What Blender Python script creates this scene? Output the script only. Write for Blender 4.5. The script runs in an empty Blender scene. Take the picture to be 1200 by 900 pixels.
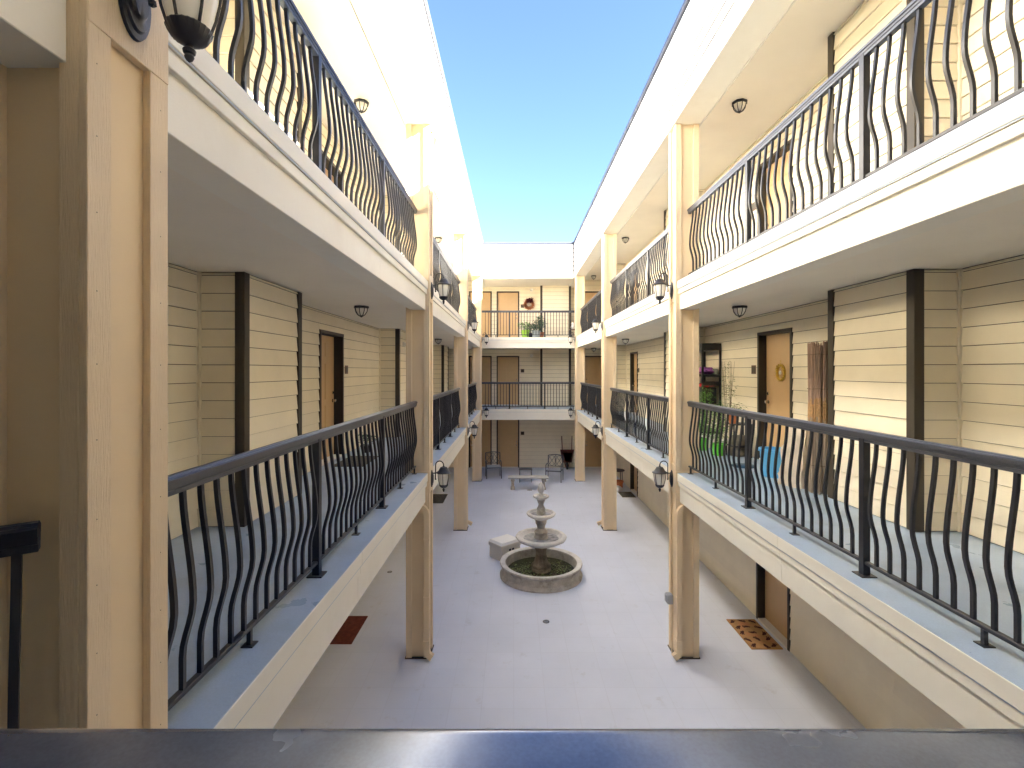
import bpy, bmesh, math, random
from mathutils import Vector, Matrix, noise
random.seed(7)
scene = bpy.context.scene
COL = scene.collection
R = math.radians
EYE = 4.22

# ---------------------------------------------------------------- camera, world, sun, exposure
cam_data = bpy.data.cameras.new('camera')
cam = bpy.data.objects.new('camera', cam_data)
COL.objects.link(cam)
cam.location = (0, 0, EYE)
cam.rotation_euler = (R(90), 0, 0)
cam_data.sensor_width = 36
cam_data.lens = 17.1
cam_data.shift_x = -2 / 1200
cam_data.shift_y = -15.5 / 1200
cam_data.clip_start = 0.02
cam_data.clip_end = 2000
scene.camera = cam

SUN = Vector((1.0, -0.42, 0.64)).normalized()          # direction towards the sun
SUN_EL = math.asin(SUN.z)
SUN_AZ = math.atan2(SUN.x, SUN.y)                       # clockwise from +Y
world = bpy.data.worlds.new('World')
scene.world = world
world.use_nodes = True
wn = world.node_tree
sky = wn.nodes.new('ShaderNodeTexSky')
sky.sky_type = 'NISHITA'
sky.sun_disc = False
sky.sun_elevation = SUN_EL
sky.sun_rotation = SUN_AZ
sky.altitude = 3500
sky.air_density = 0.52
sky.dust_density = 0.1
sky.ozone_density = 2.3
wn.links.new(sky.outputs[0], wn.nodes['Background'].inputs[0])
wn.nodes['Background'].inputs[1].default_value = 0.05
sd = bpy.data.lights.new('sun', 'SUN')
sd.energy = 5.0
sd.angle = R(0.5)
sd.color = (1.0, 0.95, 0.86)
so = bpy.data.objects.new('sun', sd)
so.rotation_euler = SUN.to_track_quat('Z', 'Y').to_euler()
COL.objects.link(so)
scene.view_settings.view_transform = 'Standard'
scene.view_settings.look = 'None'
scene.view_settings.exposure = 4.52
scene.view_settings.gamma = 1.0
scene.cycles.max_bounces = 14
scene.cycles.diffuse_bounces = 10
scene.cycles.glossy_bounces = 4
scene.cycles.sample_clamp_indirect = 8

# ---------------------------------------------------------------- materials
MATS = {}
def mat(name, color, rough=0.6, spec=0.4, metallic=0.0, var=0.06, vscale=1.5, fine=0.0, fscale=60.0,
        grain=None, bump=0.0, bscale=40.0, dirt=None, dirt_amt=0.0, dirt_scale=1.2, rvar=0.0, tone=0.0, stretch=None):
    """procedural surface: colour variation, optional streaked grain and fine relief, all in world space"""
    m = bpy.data.materials.new(name); m.use_nodes = True
    nt = m.node_tree; N = nt.nodes; L = nt.links
    b = N['Principled BSDF']
    b.inputs['Roughness'].default_value = rough
    b.inputs['Metallic'].default_value = metallic
    b.inputs['Specular IOR Level'].default_value = spec
    geo = N.new('ShaderNodeNewGeometry')
    if stretch:
        smp = N.new('ShaderNodeMapping'); smp.inputs['Scale'].default_value = stretch; L.new(geo.outputs['Position'], smp.inputs[0])
    def nz(scale, detail=4, vec=None, rgh=0.55):
        n = N.new('ShaderNodeTexNoise'); n.inputs['Scale'].default_value = scale
        n.inputs['Detail'].default_value = detail; n.inputs['Roughness'].default_value = rgh
        L.new(vec if vec else (smp.outputs[0] if stretch else geo.outputs['Position']), n.inputs['Vector']); return n
    n1 = nz(vscale, 5)
    mr = N.new('ShaderNodeMapRange'); mr.inputs[1].default_value = 0.3; mr.inputs[2].default_value = 0.7
    mr.inputs[3].default_value = 1 - var; mr.inputs[4].default_value = 1 + var
    L.new(n1.outputs[0], mr.inputs[0])
    cur = mr.outputs[0]
    if fine:
        n2 = nz(fscale, 3)
        m2 = N.new('ShaderNodeMapRange'); m2.inputs[1].default_value = 0.3; m2.inputs[2].default_value = 0.7
        m2.inputs[3].default_value = 1 - fine; m2.inputs[4].default_value = 1 + fine
        L.new(n2.outputs[0], m2.inputs[0])
        mu = N.new('ShaderNodeMath'); mu.operation = 'MULTIPLY'
        L.new(cur, mu.inputs[0]); L.new(m2.outputs[0], mu.inputs[1]); cur = mu.outputs[0]
    vm = N.new('ShaderNodeVectorMath'); vm.operation = 'SCALE'
    vm.inputs[0].default_value = color; L.new(cur, vm.inputs['Scale'])
    if tone:
        oi = N.new('ShaderNodeObjectInfo'); mt_ = N.new('ShaderNodeMapRange'); mt_.inputs[3].default_value = 1-tone; mt_.inputs[4].default_value = 1+tone*0.6
        L.new(oi.outputs['Random'], mt_.inputs[0]); mq = N.new('ShaderNodeMath'); mq.operation = 'MULTIPLY'
        L.new(cur, mq.inputs[0]); L.new(mt_.outputs[0], mq.inputs[1]); L.new(mq.outputs[0], vm.inputs['Scale'])
    colour = vm.outputs[0]
    if dirt:
        n3 = nz(dirt_scale, 6, rgh=0.65)
        m3 = N.new('ShaderNodeMapRange'); m3.inputs[1].default_value = 0.5; m3.inputs[2].default_value = 0.75
        m3.inputs[3].default_value = 0; m3.inputs[4].default_value = dirt_amt
        L.new(n3.outputs[0], m3.inputs[0])
        mx = N.new('ShaderNodeMix'); mx.data_type = 'RGBA'
        L.new(m3.outputs[0], mx.inputs[0]); L.new(colour, mx.inputs[6]); mx.inputs[7].default_value = (*dirt, 1)
        colour = mx.outputs[2]
    L.new(colour, b.inputs['Base Color'])
    if rvar:
        n4 = nz(3.0, 5)
        m4 = N.new('ShaderNodeMapRange'); m4.inputs[1].default_value = 0.3; m4.inputs[2].default_value = 0.7
        m4.inputs[3].default_value = max(0.05, rough - rvar); m4.inputs[4].default_value = rough + rvar
        L.new(n4.outputs[0], m4.inputs[0]); L.new(m4.outputs[0], b.inputs['Roughness'])
    if bump:
        if grain:
            mp = N.new('ShaderNodeMapping'); mp.inputs['Scale'].default_value = grain
            L.new(geo.outputs['Position'], mp.inputs[0])
            nb = nz(1.0, 5, mp.outputs[0], 0.6)
        else:
            nb = nz(bscale, 4)
        bp = N.new('ShaderNodeBump'); bp.inputs['Strength'].default_value = bump; bp.inputs['Distance'].default_value = 0.004
        L.new(nb.outputs[0], bp.inputs['Height']); L.new(bp.outputs[0], b.inputs['Normal'])
    MATS[name] = m
    return m

HOR = (9, 9, 190)
VER = (270, 270, 15)
M_siding = mat('painted_siding', (0.82, 0.745, 0.585), 0.62, tone=0.03, var=0.035, vscale=2.2, grain=HOR, bump=0.35, dirt=(0.45, 0.36, 0.22), dirt_amt=0.10, dirt_scale=2.0)
M_col = mat('painted_column_wood', (0.77, 0.62, 0.425), 0.55, var=0.035, vscale=2.5, grain=VER, bump=0.9, dirt=(0.38, 0.27, 0.17), dirt_amt=0.12, dirt_scale=3.0)
M_colflat = mat('painted_column_panel', (0.77, 0.61, 0.40), 0.55, var=0.03, bump=0.12, bscale=25)
M_trimw = mat('cream_fascia_paint', (0.79, 0.765, 0.69), 0.5, var=0.025, vscale=1.3, grain=HOR, bump=0.22, dirt=(0.50, 0.42, 0.30), dirt_amt=0.14, dirt_scale=2.4)
M_parapet = mat('white_parapet_siding', (0.84, 0.81, 0.76), 0.55, var=0.02, grain=HOR, bump=0.25)
M_ceil = mat('ceiling_stucco', (0.80, 0.75, 0.66), 0.8, var=0.04, vscale=1.0, bump=0.3, bscale=120)
M_dark = mat('dark_bronze_trim', (0.052, 0.042, 0.030), 0.5, var=0.15, grain=VER, bump=0.25)
M_door = mat('tan_door_paint', (0.60, 0.40, 0.205), 0.4, var=0.04, vscale=3, grain=VER, bump=0.08)
M_deck = mat('grey_deck_coating', (0.385, 0.485, 0.615), 0.36, var=0.07, vscale=1.1, fine=0.05, fscale=90, bump=0.25, bscale=120, dirt=(0.20, 0.19, 0.17), dirt_amt=0.30, dirt_scale=1.7, rvar=0.1)
M_rail = mat('black_painted_metal', (0.020, 0.021, 0.027), 0.36, spec=0.5, var=0.15, vscale=6, bump=0.04, bscale=200, rvar=0.05)
M_caprail = mat('weathered_rail_top', (0.050, 0.055, 0.070), 0.33, spec=0.7, var=0.12, vscale=5, fine=0.2, fscale=160, bump=0.05, bscale=200, dirt=(0.09, 0.10, 0.12), dirt_amt=0.15, dirt_scale=60, rvar=0.03)
M_front = mat('smooth_dark_handrail', (0.10, 0.125, 0.185), 0.20, spec=0.9, metallic=0.45, var=0.25, vscale=3, fine=0.10, fscale=220, bump=0.05, bscale=25, dirt=(0.22, 0.25, 0.31), dirt_amt=0.15, dirt_scale=30, rvar=0.10)
M_flash = mat('slate_cap_metal', (0.035, 0.042, 0.06), 0.5, spec=0.5, var=0.08)
M_bead = mat('metal_drip_edge', (0.62, 0.60, 0.56), 0.35, var=0.05)
M_glass = mat('frosted_lantern_glass', (0.86, 0.84, 0.78), 0.25, var=0.03, vscale=8)
M_lamp = mat('black_lantern_metal', (0.020, 0.021, 0.026), 0.42, spec=0.5, var=0.2, vscale=20, bump=0.1, bscale=200)
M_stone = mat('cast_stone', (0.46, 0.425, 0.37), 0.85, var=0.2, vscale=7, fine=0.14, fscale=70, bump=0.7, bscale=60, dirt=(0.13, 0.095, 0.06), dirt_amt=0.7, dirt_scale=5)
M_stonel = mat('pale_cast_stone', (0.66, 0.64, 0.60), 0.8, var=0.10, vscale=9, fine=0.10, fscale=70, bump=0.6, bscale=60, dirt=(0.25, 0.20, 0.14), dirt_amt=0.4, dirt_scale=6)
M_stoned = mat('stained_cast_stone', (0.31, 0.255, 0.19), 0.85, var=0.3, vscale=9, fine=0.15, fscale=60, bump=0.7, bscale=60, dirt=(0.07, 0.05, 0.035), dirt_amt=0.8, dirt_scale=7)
M_murk = mat('murky_basin_water', (0.055, 0.062, 0.020), 0.12, spec=0.6, var=0.6, vscale=6, dirt=(0.12, 0.07, 0.035), dirt_amt=0.8, dirt_scale=4, bump=0.15, bscale=9)
M_water = mat('bowl_water', (0.42, 0.42, 0.43), 0.25, spec=0.7, var=0.4, vscale=9, bump=0.1, bscale=12)
M_beige = mat('beige_plastic', (0.66, 0.61, 0.53), 0.55, var=0.04, bump=0.1)
M_beigel = mat('pale_lid_plastic', (0.85, 0.85, 0.84), 0.45, var=0.03)
M_iron = mat('grey_patio_metal', (0.075, 0.085, 0.10), 0.45, var=0.15, vscale=15)
M_bench = mat('concrete_bench', (0.50, 0.49, 0.47), 0.8, var=0.08, vscale=8, fine=0.07, bump=0.4)
M_brass = mat('satin_knob_metal', (0.62, 0.58, 0.50), 0.25, metallic=1.0, var=0.04)
M_gold = mat('golden_wreath', (0.62, 0.42, 0.06), 0.5, var=0.3, vscale=60)
M_white = mat('white_paint', (0.78, 0.77, 0.73), 0.5, var=0.03)
M_plaque = mat('brown_plaque', (0.12, 0.065, 0.045), 0.5, var=0.25, vscale=40)
M_lime = mat('lime_plastic', (0.14, 0.62, 0.06), 0.35, var=0.05)
M_blue = mat('blue_plastic', (0.13, 0.46, 0.80), 0.35, var=0.05)
M_navy = mat('dark_blue_plastic', (0.03, 0.09, 0.16), 0.4, var=0.05)
M_terra = mat('terracotta', (0.52, 0.17, 0.07), 0.7, var=0.1, vscale=20)
M_leaf = mat('fresh_leaf', (0.12, 0.28, 0.05), 0.5, var=0.5, vscale=25)
M_leafd = mat('deep_green_leaf', (0.035, 0.105, 0.05), 0.5, var=0.45, vscale=25)
M_leafg = mat('grey_green_leaf', (0.15, 0.20, 0.075), 0.6, var=0.4, vscale=30)
M_twig = mat('dry_stem', (0.20, 0.15, 0.09), 0.8, var=0.3, vscale=30)
M_reed = mat('reed_cane', (0.38, 0.26, 0.20), 0.75, stretch=(2, 2, 0.06), var=0.45, vscale=38, fine=0.3, fscale=120, bump=0.3, bscale=120)
M_reedo = mat('bare_orange_reed', (0.46, 0.28, 0.13), 0.75, var=0.3, vscale=38)
M_reedg = mat('weathered_grey_reed', (0.36, 0.29, 0.22), 0.8, stretch=(2, 2, 0.06), var=0.4, vscale=38, fine=0.3, fscale=120)
M_sack = mat('burlap', (0.62, 0.55, 0.45), 0.9, var=0.14, vscale=5, fine=0.10, fscale=250, bump=0.5, bscale=250)
M_purple = mat('purple_cloth', (0.30, 0.10, 0.42), 0.8, var=0.3, vscale=20)
M_red = mat('red_plastic', (0.60, 0.02, 0.02), 0.4, var=0.1, vscale=20)
M_black = mat('black_plastic', (0.018, 0.018, 0.02), 0.45, var=0.2)
M_matred = mat('maroon_doormat', (0.15, 0.035, 0.02), 0.95, var=0.35, vscale=14, fine=0.3, fscale=200, bump=0.6, bscale=250)
M_matgrey = mat('grey_doormat', (0.12, 0.11, 0.09), 0.95, var=0.3, vscale=14, fine=0.3, fscale=200, bump=0.6, bscale=250)
M_mator = mat('orange_coir', (0.40, 0.23, 0.10), 0.95, var=0.25, vscale=6, fine=0.25, fscale=220, bump=0.7, bscale=260, dirt=(0.42, 0.10, 0.05), dirt_amt=0.8, dirt_scale=3)
M_print = mat('dark_brown_print', (0.055, 0.016, 0.014), 0.95, var=0.3, vscale=30, fine=0.2, fscale=200)
M_rust = mat('rusty_barrow_paint', (0.20, 0.055, 0.035), 0.6, var=0.4, vscale=12)
M_grey = mat('galvanised_box', (0.36, 0.38, 0.41), 0.4, spec=0.6, var=0.08)
M_wreath = mat('dried_flower_wreath', (0.48, 0.20, 0.10), 0.9, var=0.5, vscale=22)
M_wine = mat('dark_red_bow', (0.13, 0.025, 0.035), 0.8, var=0.4, vscale=25)
M_potg = mat('glazed_grey_pot', (0.34, 0.38, 0.38), 0.35, var=0.1, vscale=10)
M_outer = mat('outside_ground_gravel', (0.22, 0.20, 0.17), 0.9, var=0.2)
M_darkback = mat('dark_gap_backing', (0.10, 0.075, 0.05), 0.9)  # dark colour seen through board gaps draws the shadow line under each lap
M_parcore = mat('parapet_shade_backing', (0.04, 0.042, 0.05), 0.9)  # near black so the parapet gaps read as shaded lap lines
M_roof = mat('roof_membrane', (0.35, 0.34, 0.32), 0.9, var=0.1)

def floor_material():
    m = bpy.data.materials.new('court_floor_coating'); m.use_nodes = True
    nt = m.node_tree; N = nt.nodes; L = nt.links; b = N['Principled BSDF']
    geo = N.new('ShaderNodeNewGeometry')
    br = N.new('ShaderNodeTexBrick'); br.offset = 0.0
    br.inputs['Scale'].default_value = 1.0; br.inputs['Brick Width'].default_value = 0.405; br.inputs['Row Height'].default_value = 0.405
    br.inputs['Mortar Size'].default_value = 0.006; br.inputs['Mortar Smooth'].default_value = 0.6
    br.inputs['Color1'].default_value = (1, 1, 1, 1); br.inputs['Color2'].default_value = (0.975, 0.975, 0.975, 1); br.inputs['Mortar'].default_value = (0.93, 0.925, 0.92, 1)
    L.new(geo.outputs['Position'], br.inputs['Vector'])
    n1 = N.new('ShaderNodeTexNoise'); n1.inputs['Scale'].default_value = 0.55; n1.inputs['Detail'].default_value = 6; n1.inputs['Roughness'].default_value = 0.6
    n2 = N.new('ShaderNodeTexNoise'); n2.inputs['Scale'].default_value = 14; n2.inputs['Detail'].default_value = 4
    n3 = N.new('ShaderNodeTexNoise'); n3.inputs['Scale'].default_value = 3.0; n3.inputs['Detail'].default_value = 8; n3.inputs['Roughness'].default_value = 0.7
    for n in (n1, n2, n3): L.new(geo.outputs['Position'], n.inputs['Vector'])
    r1 = N.new('ShaderNodeValToRGB'); r1.color_ramp.elements[0].position = 0.38; r1.color_ramp.elements[0].color = (0.645, 0.685, 0.800, 1)
    r1.color_ramp.elements[1].position = 0.68; r1.color_ramp.elements[1].color = (0.715, 0.755, 0.875, 1)
    L.new(n1.outputs[0], r1.inputs[0])
    mx = N.new('ShaderNodeMix'); mx.data_type = 'RGBA'; mx.blend_type = 'MULTIPLY'; mx.inputs[0].default_value = 1
    L.new(r1.outputs[0], mx.inputs[6]); L.new(br.outputs['Color'], mx.inputs[7])
    st = N.new('ShaderNodeMapRange'); st.inputs[1].default_value = 0.60; st.inputs[2].default_value = 0.78; st.inputs[3].default_value = 0; st.inputs[4].default_value = 0.5
    L.new(n3.outputs[0], st.inputs[0])
    m2 = N.new('ShaderNodeMix'); m2.data_type = 'RGBA'; L.new(st.outputs[0], m2.inputs[0]); L.new(mx.outputs[2], m2.inputs[6]); m2.inputs[7].default_value = (0.36, 0.33, 0.31, 1)
    L.new(m2.outputs[2], b.inputs['Base Color'])
    rr = N.new('ShaderNodeMapRange'); rr.inputs[3].default_value = 0.42; rr.inputs[4].default_value = 0.68
    L.new(n1.outputs[0], rr.inputs[0]); L.new(rr.outputs[0], b.inputs['Roughness'])
    bp = N.new('ShaderNodeBump'); bp.inputs['Strength'].default_value = 0.25; bp.inputs['Distance'].default_value = 0.004
    L.new(n2.outputs[0], bp.inputs['Height']); L.new(bp.outputs[0], b.inputs['Normal'])
    return m
M_floor = floor_material()

# ---------------------------------------------------------------- mesh helpers
class MB:
    def __init__(s): s.bm = bmesh.new()
    def box(s, x0, x1, y0, y1, z0, z1, bev=0.0):
        x0, x1 = sorted((x0, x1)); y0, y1 = sorted((y0, y1)); z0, z1 = sorted((z0, z1))
        v = [s.bm.verts.new(p) for p in ((x0,y0,z0),(x1,y0,z0),(x1,y1,z0),(x0,y1,z0),(x0,y0,z1),(x1,y0,z1),(x1,y1,z1),(x0,y1,z1))]
        f = [s.bm.faces.new([v[i] for i in q]) for q in ((0,3,2,1),(4,5,6,7),(0,1,5,4),(1,2,6,5),(2,3,7,6),(3,0,4,7))]
        if bev:
            es = list({e for a in f for e in a.edges})
            bmesh.ops.bevel(s.bm, geom=es, offset=bev, segments=1, affect='EDGES')
        return s
    def lathe(s, prof, seg=24, c=(0,0,0), lobes=0, amp=0.0, closed=False):
        rings = []
        for (r, z) in prof:
            ring = []
            for k in range(seg):
                a = 2*math.pi*k/seg
                rr = r*(1 + (amp*math.cos(lobes*a) if lobes else 0))
                ring.append(s.bm.verts.new((c[0]+rr*math.cos(a), c[1]+rr*math.sin(a), c[2]+z)))
            rings.append(ring)
        n = len(rings)
        for i in range(n if closed else n-1):
            A, B = rings[i], rings[(i+1) % n]
            for k in range(seg):
                s.bm.faces.new((A[k], A[(k+1)%seg], B[(k+1)%seg], B[k]))
        if not closed:
            if prof[0][0] > 1e-5: s.bm.faces.new(list(reversed(rings[0])))
            if prof[-1][0] > 1e-5: s.bm.faces.new(rings[-1])
        return s
    def tube(s, pts, r, seg=8, square=False, taper=None, up=None):
        pts = [Vector(p) for p in pts]
        n = 4 if square else seg
        rings = []; ref = None
        for i, p in enumerate(pts):
            if i == 0: t = pts[1]-pts[0]
            elif i == len(pts)-1: t = pts[-1]-pts[-2]
            else: t = (pts[i+1]-p).normalized() + (p-pts[i-1]).normalized()
            t.normalize()
            if ref is None:
                ref = Vector(up) if up else (Vector((0,0,1)) if abs(t.z) < 0.9 else Vector((1,0,0)))
            u = (ref - t*ref.dot(t)).normalized(); ref = u
            w = t.cross(u)
            rr = r*(taper[i] if taper else 1)
            if square:
                offs = [(-rr,-rr),(rr,-rr),(rr,rr),(-rr,rr)]
            else:
                offs = [(rr*math.cos(2*math.pi*k/n), rr*math.sin(2*math.pi*k/n)) for k in range(n)]
            rings.append([s.bm.verts.new(p + u*a + w*b) for a, b in offs])
        for A, B in zip(rings, rings[1:]):
            for k in range(n): s.bm.faces.new((A[k], A[(k+1)%n], B[(k+1)%n], B[k]))
        s.bm.faces.new(list(reversed(rings[0]))); s.bm.faces.new(rings[-1])
        return s
    def prism(s, poly, axis, a, b):
        """extrude a 2-D polygon along an axis (0,1,2); poly is in the other two axes, in order"""
        def P(u, v, w):
            return {0: (w, u, v), 1: (u, w, v), 2: (u, v, w)}[axis]
        A = [s.bm.verts.new(P(u, v, a)) for u, v in poly]; B = [s.bm.verts.new(P(u, v, b)) for u, v in poly]
        n = len(poly)
        for k in range(n): s.bm.faces.new((A[k], A[(k+1)%n], B[(k+1)%n], B[k]))
        s.bm.faces.new(list(reversed(A))); s.bm.faces.new(B)
        return s
    def sphere(s, c, r, sub=2, sc=(1,1,1)):
        res = bmesh.ops.create_icosphere(s.bm, subdivisions=sub, radius=r)
        for v in res['verts']: v.co = Vector((v.co.x*sc[0]+c[0], v.co.y*sc[1]+c[1], v.co.z*sc[2]+c[2]))
        return s
    def leaf(s, p, d, size, width=0.45, droop=0.2):
        d = Vector(d).normalized(); up = Vector((0,0,1)) if abs(d.z) < 0.9 else Vector((1,0,0))
        w = d.cross(up).normalized()*size*width*0.5
        p = Vector(p); m = p + d*size*0.5 + Vector((0,0,size*0.06)); e = p + d*size - Vector((0,0,size*droop))
        v = [s.bm.verts.new(q) for q in (p, m-w, e, m+w)]
        s.bm.faces.new(v); return s
    def mesh(s, name, material, smooth=False):
        bmesh.ops.recalc_face_normals(s.bm, faces=s.bm.faces)
        me = bpy.data.meshes.new(name)
        s.bm.to_mesh(me); s.bm.free()
        me.materials.append(material)
        if smooth:
            me.shade_smooth()
            me.set_sharp_from_angle(angle=R(38))
        return me
    def obj(s, name, material, parent=None, smooth=False, loc=None, rotz=None):
        return link(name, s.mesh(name, material, smooth), parent, loc, rotz)

def link(name, me, parent=None, loc=None, rotz=None):
    o = bpy.data.objects.new(name, me); COL.objects.link(o)
    if parent: o.parent = parent
    if loc: o.location = loc
    if rotz is not None: o.rotation_euler = (0, 0, rotz)
    return o

def thing(name, label, cat, loc=(0,0,0), rotz=0, group=None):
    o = bpy.data.objects.new(name, None); COL.objects.link(o)
    o.location = loc; o.rotation_euler = (0, 0, rotz); o.empty_display_size = 0.1
    o['label'] = label; o['category'] = cat
    if group: o['group'] = group
    return o
def tag(o, label, cat, group=None):
    o['label'] = label; o['category'] = cat
    if group: o['group'] = group
    return o
def dup(root, loc, rotz, label, group=None):
    r = root.copy(); COL.objects.link(r); r.location = loc; r.rotation_euler = (0, 0, rotz); r['label'] = label
    if group: r['group'] = group
    for ch in list(root.children):
        c = ch.copy(); COL.objects.link(c); c.parent = r
        for g in ch.children:
            d = g.copy(); COL.objects.link(d); d.parent = c
    return r

# ---------------------------------------------------------------- layout
XC = 0.565
CL, CR = -1.236, 2.375                # court faces of the columns
CW, CD = 0.345, 0.33                  # column size in X and Y
COLY = [1.411 + 5.717*k for k in range(4)]
WL, WR = -3.035, 4.165                # back walls of the walkways
BL, BR = -2.605, 3.745                # court faces of the closets
YN, YE = -1.9, 21.2                   # near and far end walls
FE = 19.02                            # court face line of the far end walkway
DECK = {1: 0.0, 2: 2.72, 3: 5.535}
CEIL = {1: 2.36, 2: 5.17, 3: 8.17}
WORD = {1: 'ground floor', 2: 'middle floor', 3: 'top floor'}
SOF, PTOP = 7.84, 9.22                # parapet bottom and top
RL, RR = -1.445, 2.575                # railing lines

# ---------------------------------------------------------------- ground and court floor
g = MB().box(-150, 150, -150, 150, -0.4, -0.06).obj('ground', M_outer); g['kind'] = 'structure'
g = MB().box(WL-0.1, WR+0.1, YN-0.1, YE+0.1, -0.05, 0.0).obj('courtyard_floor', M_floor); g['kind'] = 'structure'

# ---------------------------------------------------------------- lap sided walls
BH = 0.172
_bcache = {}
def board_mesh(L, h, mt, t=0.021):
    if mt is M_parapet: t = 0.013
    key = (round(L, 3), round(h, 3), mt.name, t)
    if key not in _bcache:
        m = MB()
        g = (0.024 if mt is M_parapet else 0.0065) if h > 0.03 else 0.0  # gap bares the dark backing, painting in the lap shadow
        m.prism([(0.0, 0.0), (-t, 0.0), (-t, 0.006), (-0.006, h-g), (0.0, h-g)], 0, 0.0, L)
        _bcache[key] = m.mesh('siding_board', mt)
    return _bcache[key]

def lap_boards(parent, p0, p1, z0, z1, mt, openings=(), off=0.0, jitter=True, bh=BH, joints=True):
    """openings: list of (a, b, ztop) measured along p0 -> p1"""
    p0 = Vector((p0[0], p0[1])); p1 = Vector((p1[0], p1[1]))
    d = (p1-p0); L = d.length; d.normalize(); n = Vector((d.y, -d.x)); ang = math.atan2(d.y, d.x)
    z = z0; row = 0
    rnd = random.Random(int(abs(p0.x*31+p0.y*17+z0*7)*100))
    def put(a, b, z, h):
        if b-a < 0.012: return
        segs = [(a, b)]
        if joints and b-a > 3.9:
            c = a + 1.2 + 2.4*rnd.choice((0.0, 0.33, 0.66, 1.0))
            c = min(c, b-0.5)
            segs = [(a, c-0.0015), (c+0.0015, b)]
        for (s, e) in segs:
            o = link('siding_board', board_mesh(e-s, h, mt), parent)
            q = p0 + d*s + n*(off + rnd.uniform(0, 0.0015))
            o.location = (q.x, q.y, z); o.rotation_euler = (0, 0, ang)
    while z < z1 - 0.01:
        h = min(bh, z1-z)
        cuts = sorted([o for o in openings if o[2] > z+0.012])
        a = 0.0
        for (s, e, zt) in cuts:
            put(a, s, z, h); a = e
            if zt < z+h-0.012:
                put(s, e, zt, z+h-zt)
        put(a, L, z, h)
        z += bh; row += 1

def wall_run(level, label, pts, openings, wcat='wall', z1=None, corner=True):
    """pts: polyline with the walkway on its right-hand side; openings: (segment, a, b)"""
    z0 = DECK[level]; z1 = z1 or CEIL[level]
    ztop = z0 + 2.146
    w = thing('wall', label, wcat, (0, 0, 0))
    sh = MB()
    n_seg = len(pts)-1
    for i in range(n_seg):
        p0 = Vector(pts[i]); p1 = Vector(pts[i+1]); d = (p1-p0); L = d.length; d.normalize(); n = Vector((d.y, -d.x))
        ops = [(a, b, ztop) for (s, a, b) in openings if s == i]
        def slab(a, b, za, zb, T=0.30):
            A = p0 + d*a; B = p0 + d*b; C = B - n*T; D = A - n*T
            sh.prism([(A.x, A.y), (B.x, B.y), (C.x, C.y), (D.x, D.y)], 2, za, zb)
        short = L < 0.8
        a = 0.0
        for (s, e, zt) in sorted(ops):
            slab(a, s, z0-0.02, z1+0.02); slab(s, e, zt, z1+0.02); a = e
        slab(a, L, z0-0.02, z1+0.02, 0.30 if not short else 0.05)
        lap_boards(w, pts[i], pts[i+1], z0+0.012, z1, M_siding, ops)
    sh.obj('sheathing', M_darkback, w)
    # corner boards on outward corners, small trims in inward corners
    if corner:
        for i in range(1, n_seg):
            a, b, c = Vector(pts[i-1]), Vector(pts[i]), Vector(pts[i+1])
            d1 = (b-a).normalized(); d2 = (c-b).normalized()
            cr = d1.x*d2.y - d1.y*d2.x
            n1 = Vector((d1.y, -d1.x)); n2 = Vector((d2.y, -d2.x))
            if cr > 0:     # left turn with walkway on the right: outward corner
                t = 0.032; wd = 0.06
                P = [b + n1*t + n2*t, b - d1*wd + n1*t, b - d1*wd + n1*0.0005, b + n1*0.0005]
                m = MB(); m.prism([(q.x, q.y) for q in P[:1]+[P[1], P[2], P[3]]], 2, z0+0.006, z1-0.004)
                m.obj('corner_board', M_dark, w)
                Q = [b + n1*t + n2*t, b + n2*0.0005, b + d2*wd + n2*0.0005, b + d2*wd + n2*t]
                m = MB(); m.prism([(q.x, q.y) for q in Q], 2, z0+0.007, z1-0.005)
                m.obj('corner_board', M_dark, w)
            else:
                t = 0.028
                Q = [b + n1*0.001+n2*0.001, b - d1*t + n1*0.001, b - d1*t + n1*t, b + n1*t + n2*t, b + d2*t + n2*t, b + d2*t + n2*0.001]
                # square strip
                cx = b + n1*t*0.62 + n2*t*0.62
                m = MB(); m.box(cx.x-t*0.6, cx.x+t*0.6, cx.y-t*0.6, cx.y+t*0.6, z0+0.006, z1-0.004)
                m.obj('corner_trim', M_siding, w)
    return w

# door openings (outer edges of the frames) by absolute Y
DR = {1: [(7.30, 8.30), (16.26, 17.26)], 2: [(7.235, 8.255), (16.26, 17.27)], 3: [(7.235, 8.255), (16.26, 17.27)]}
DL = {1: [(7.45, 8.45), (15.6, 16.6)], 2: [(7.55, 8.60), (15.6, 16.6)], 3: [(7.55, 8.60), (15.6, 16.6)]}
DE = [(-1.95, -0.96), (-0.744, 0.242), (3.06, 4.04)]
BOXR = [(4.54, 5.72), (10.60, 12.0), (17.95, 19.2)]
BOXL = [(4.68, 5.88), (10.97, 12.30), (17.95, 19.2)]

def openings_on(pts, spans, x):
    out = []
    for i in range(len(pts)-1):
        a, b = Vector(pts[i]), Vector(pts[i+1])
        if abs(a.x-x) < 1e-4 and abs(b.x-x) < 1e-4:
            for (y0, y1) in spans:
                if min(a.y, b.y) <= y0 and y1 <= max(a.y, b.y):
                    s0, s1 = abs(y0-a.y), abs(y1-a.y)
                    out.append((i, min(s0, s1), max(s0, s1)))
    return out

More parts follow.
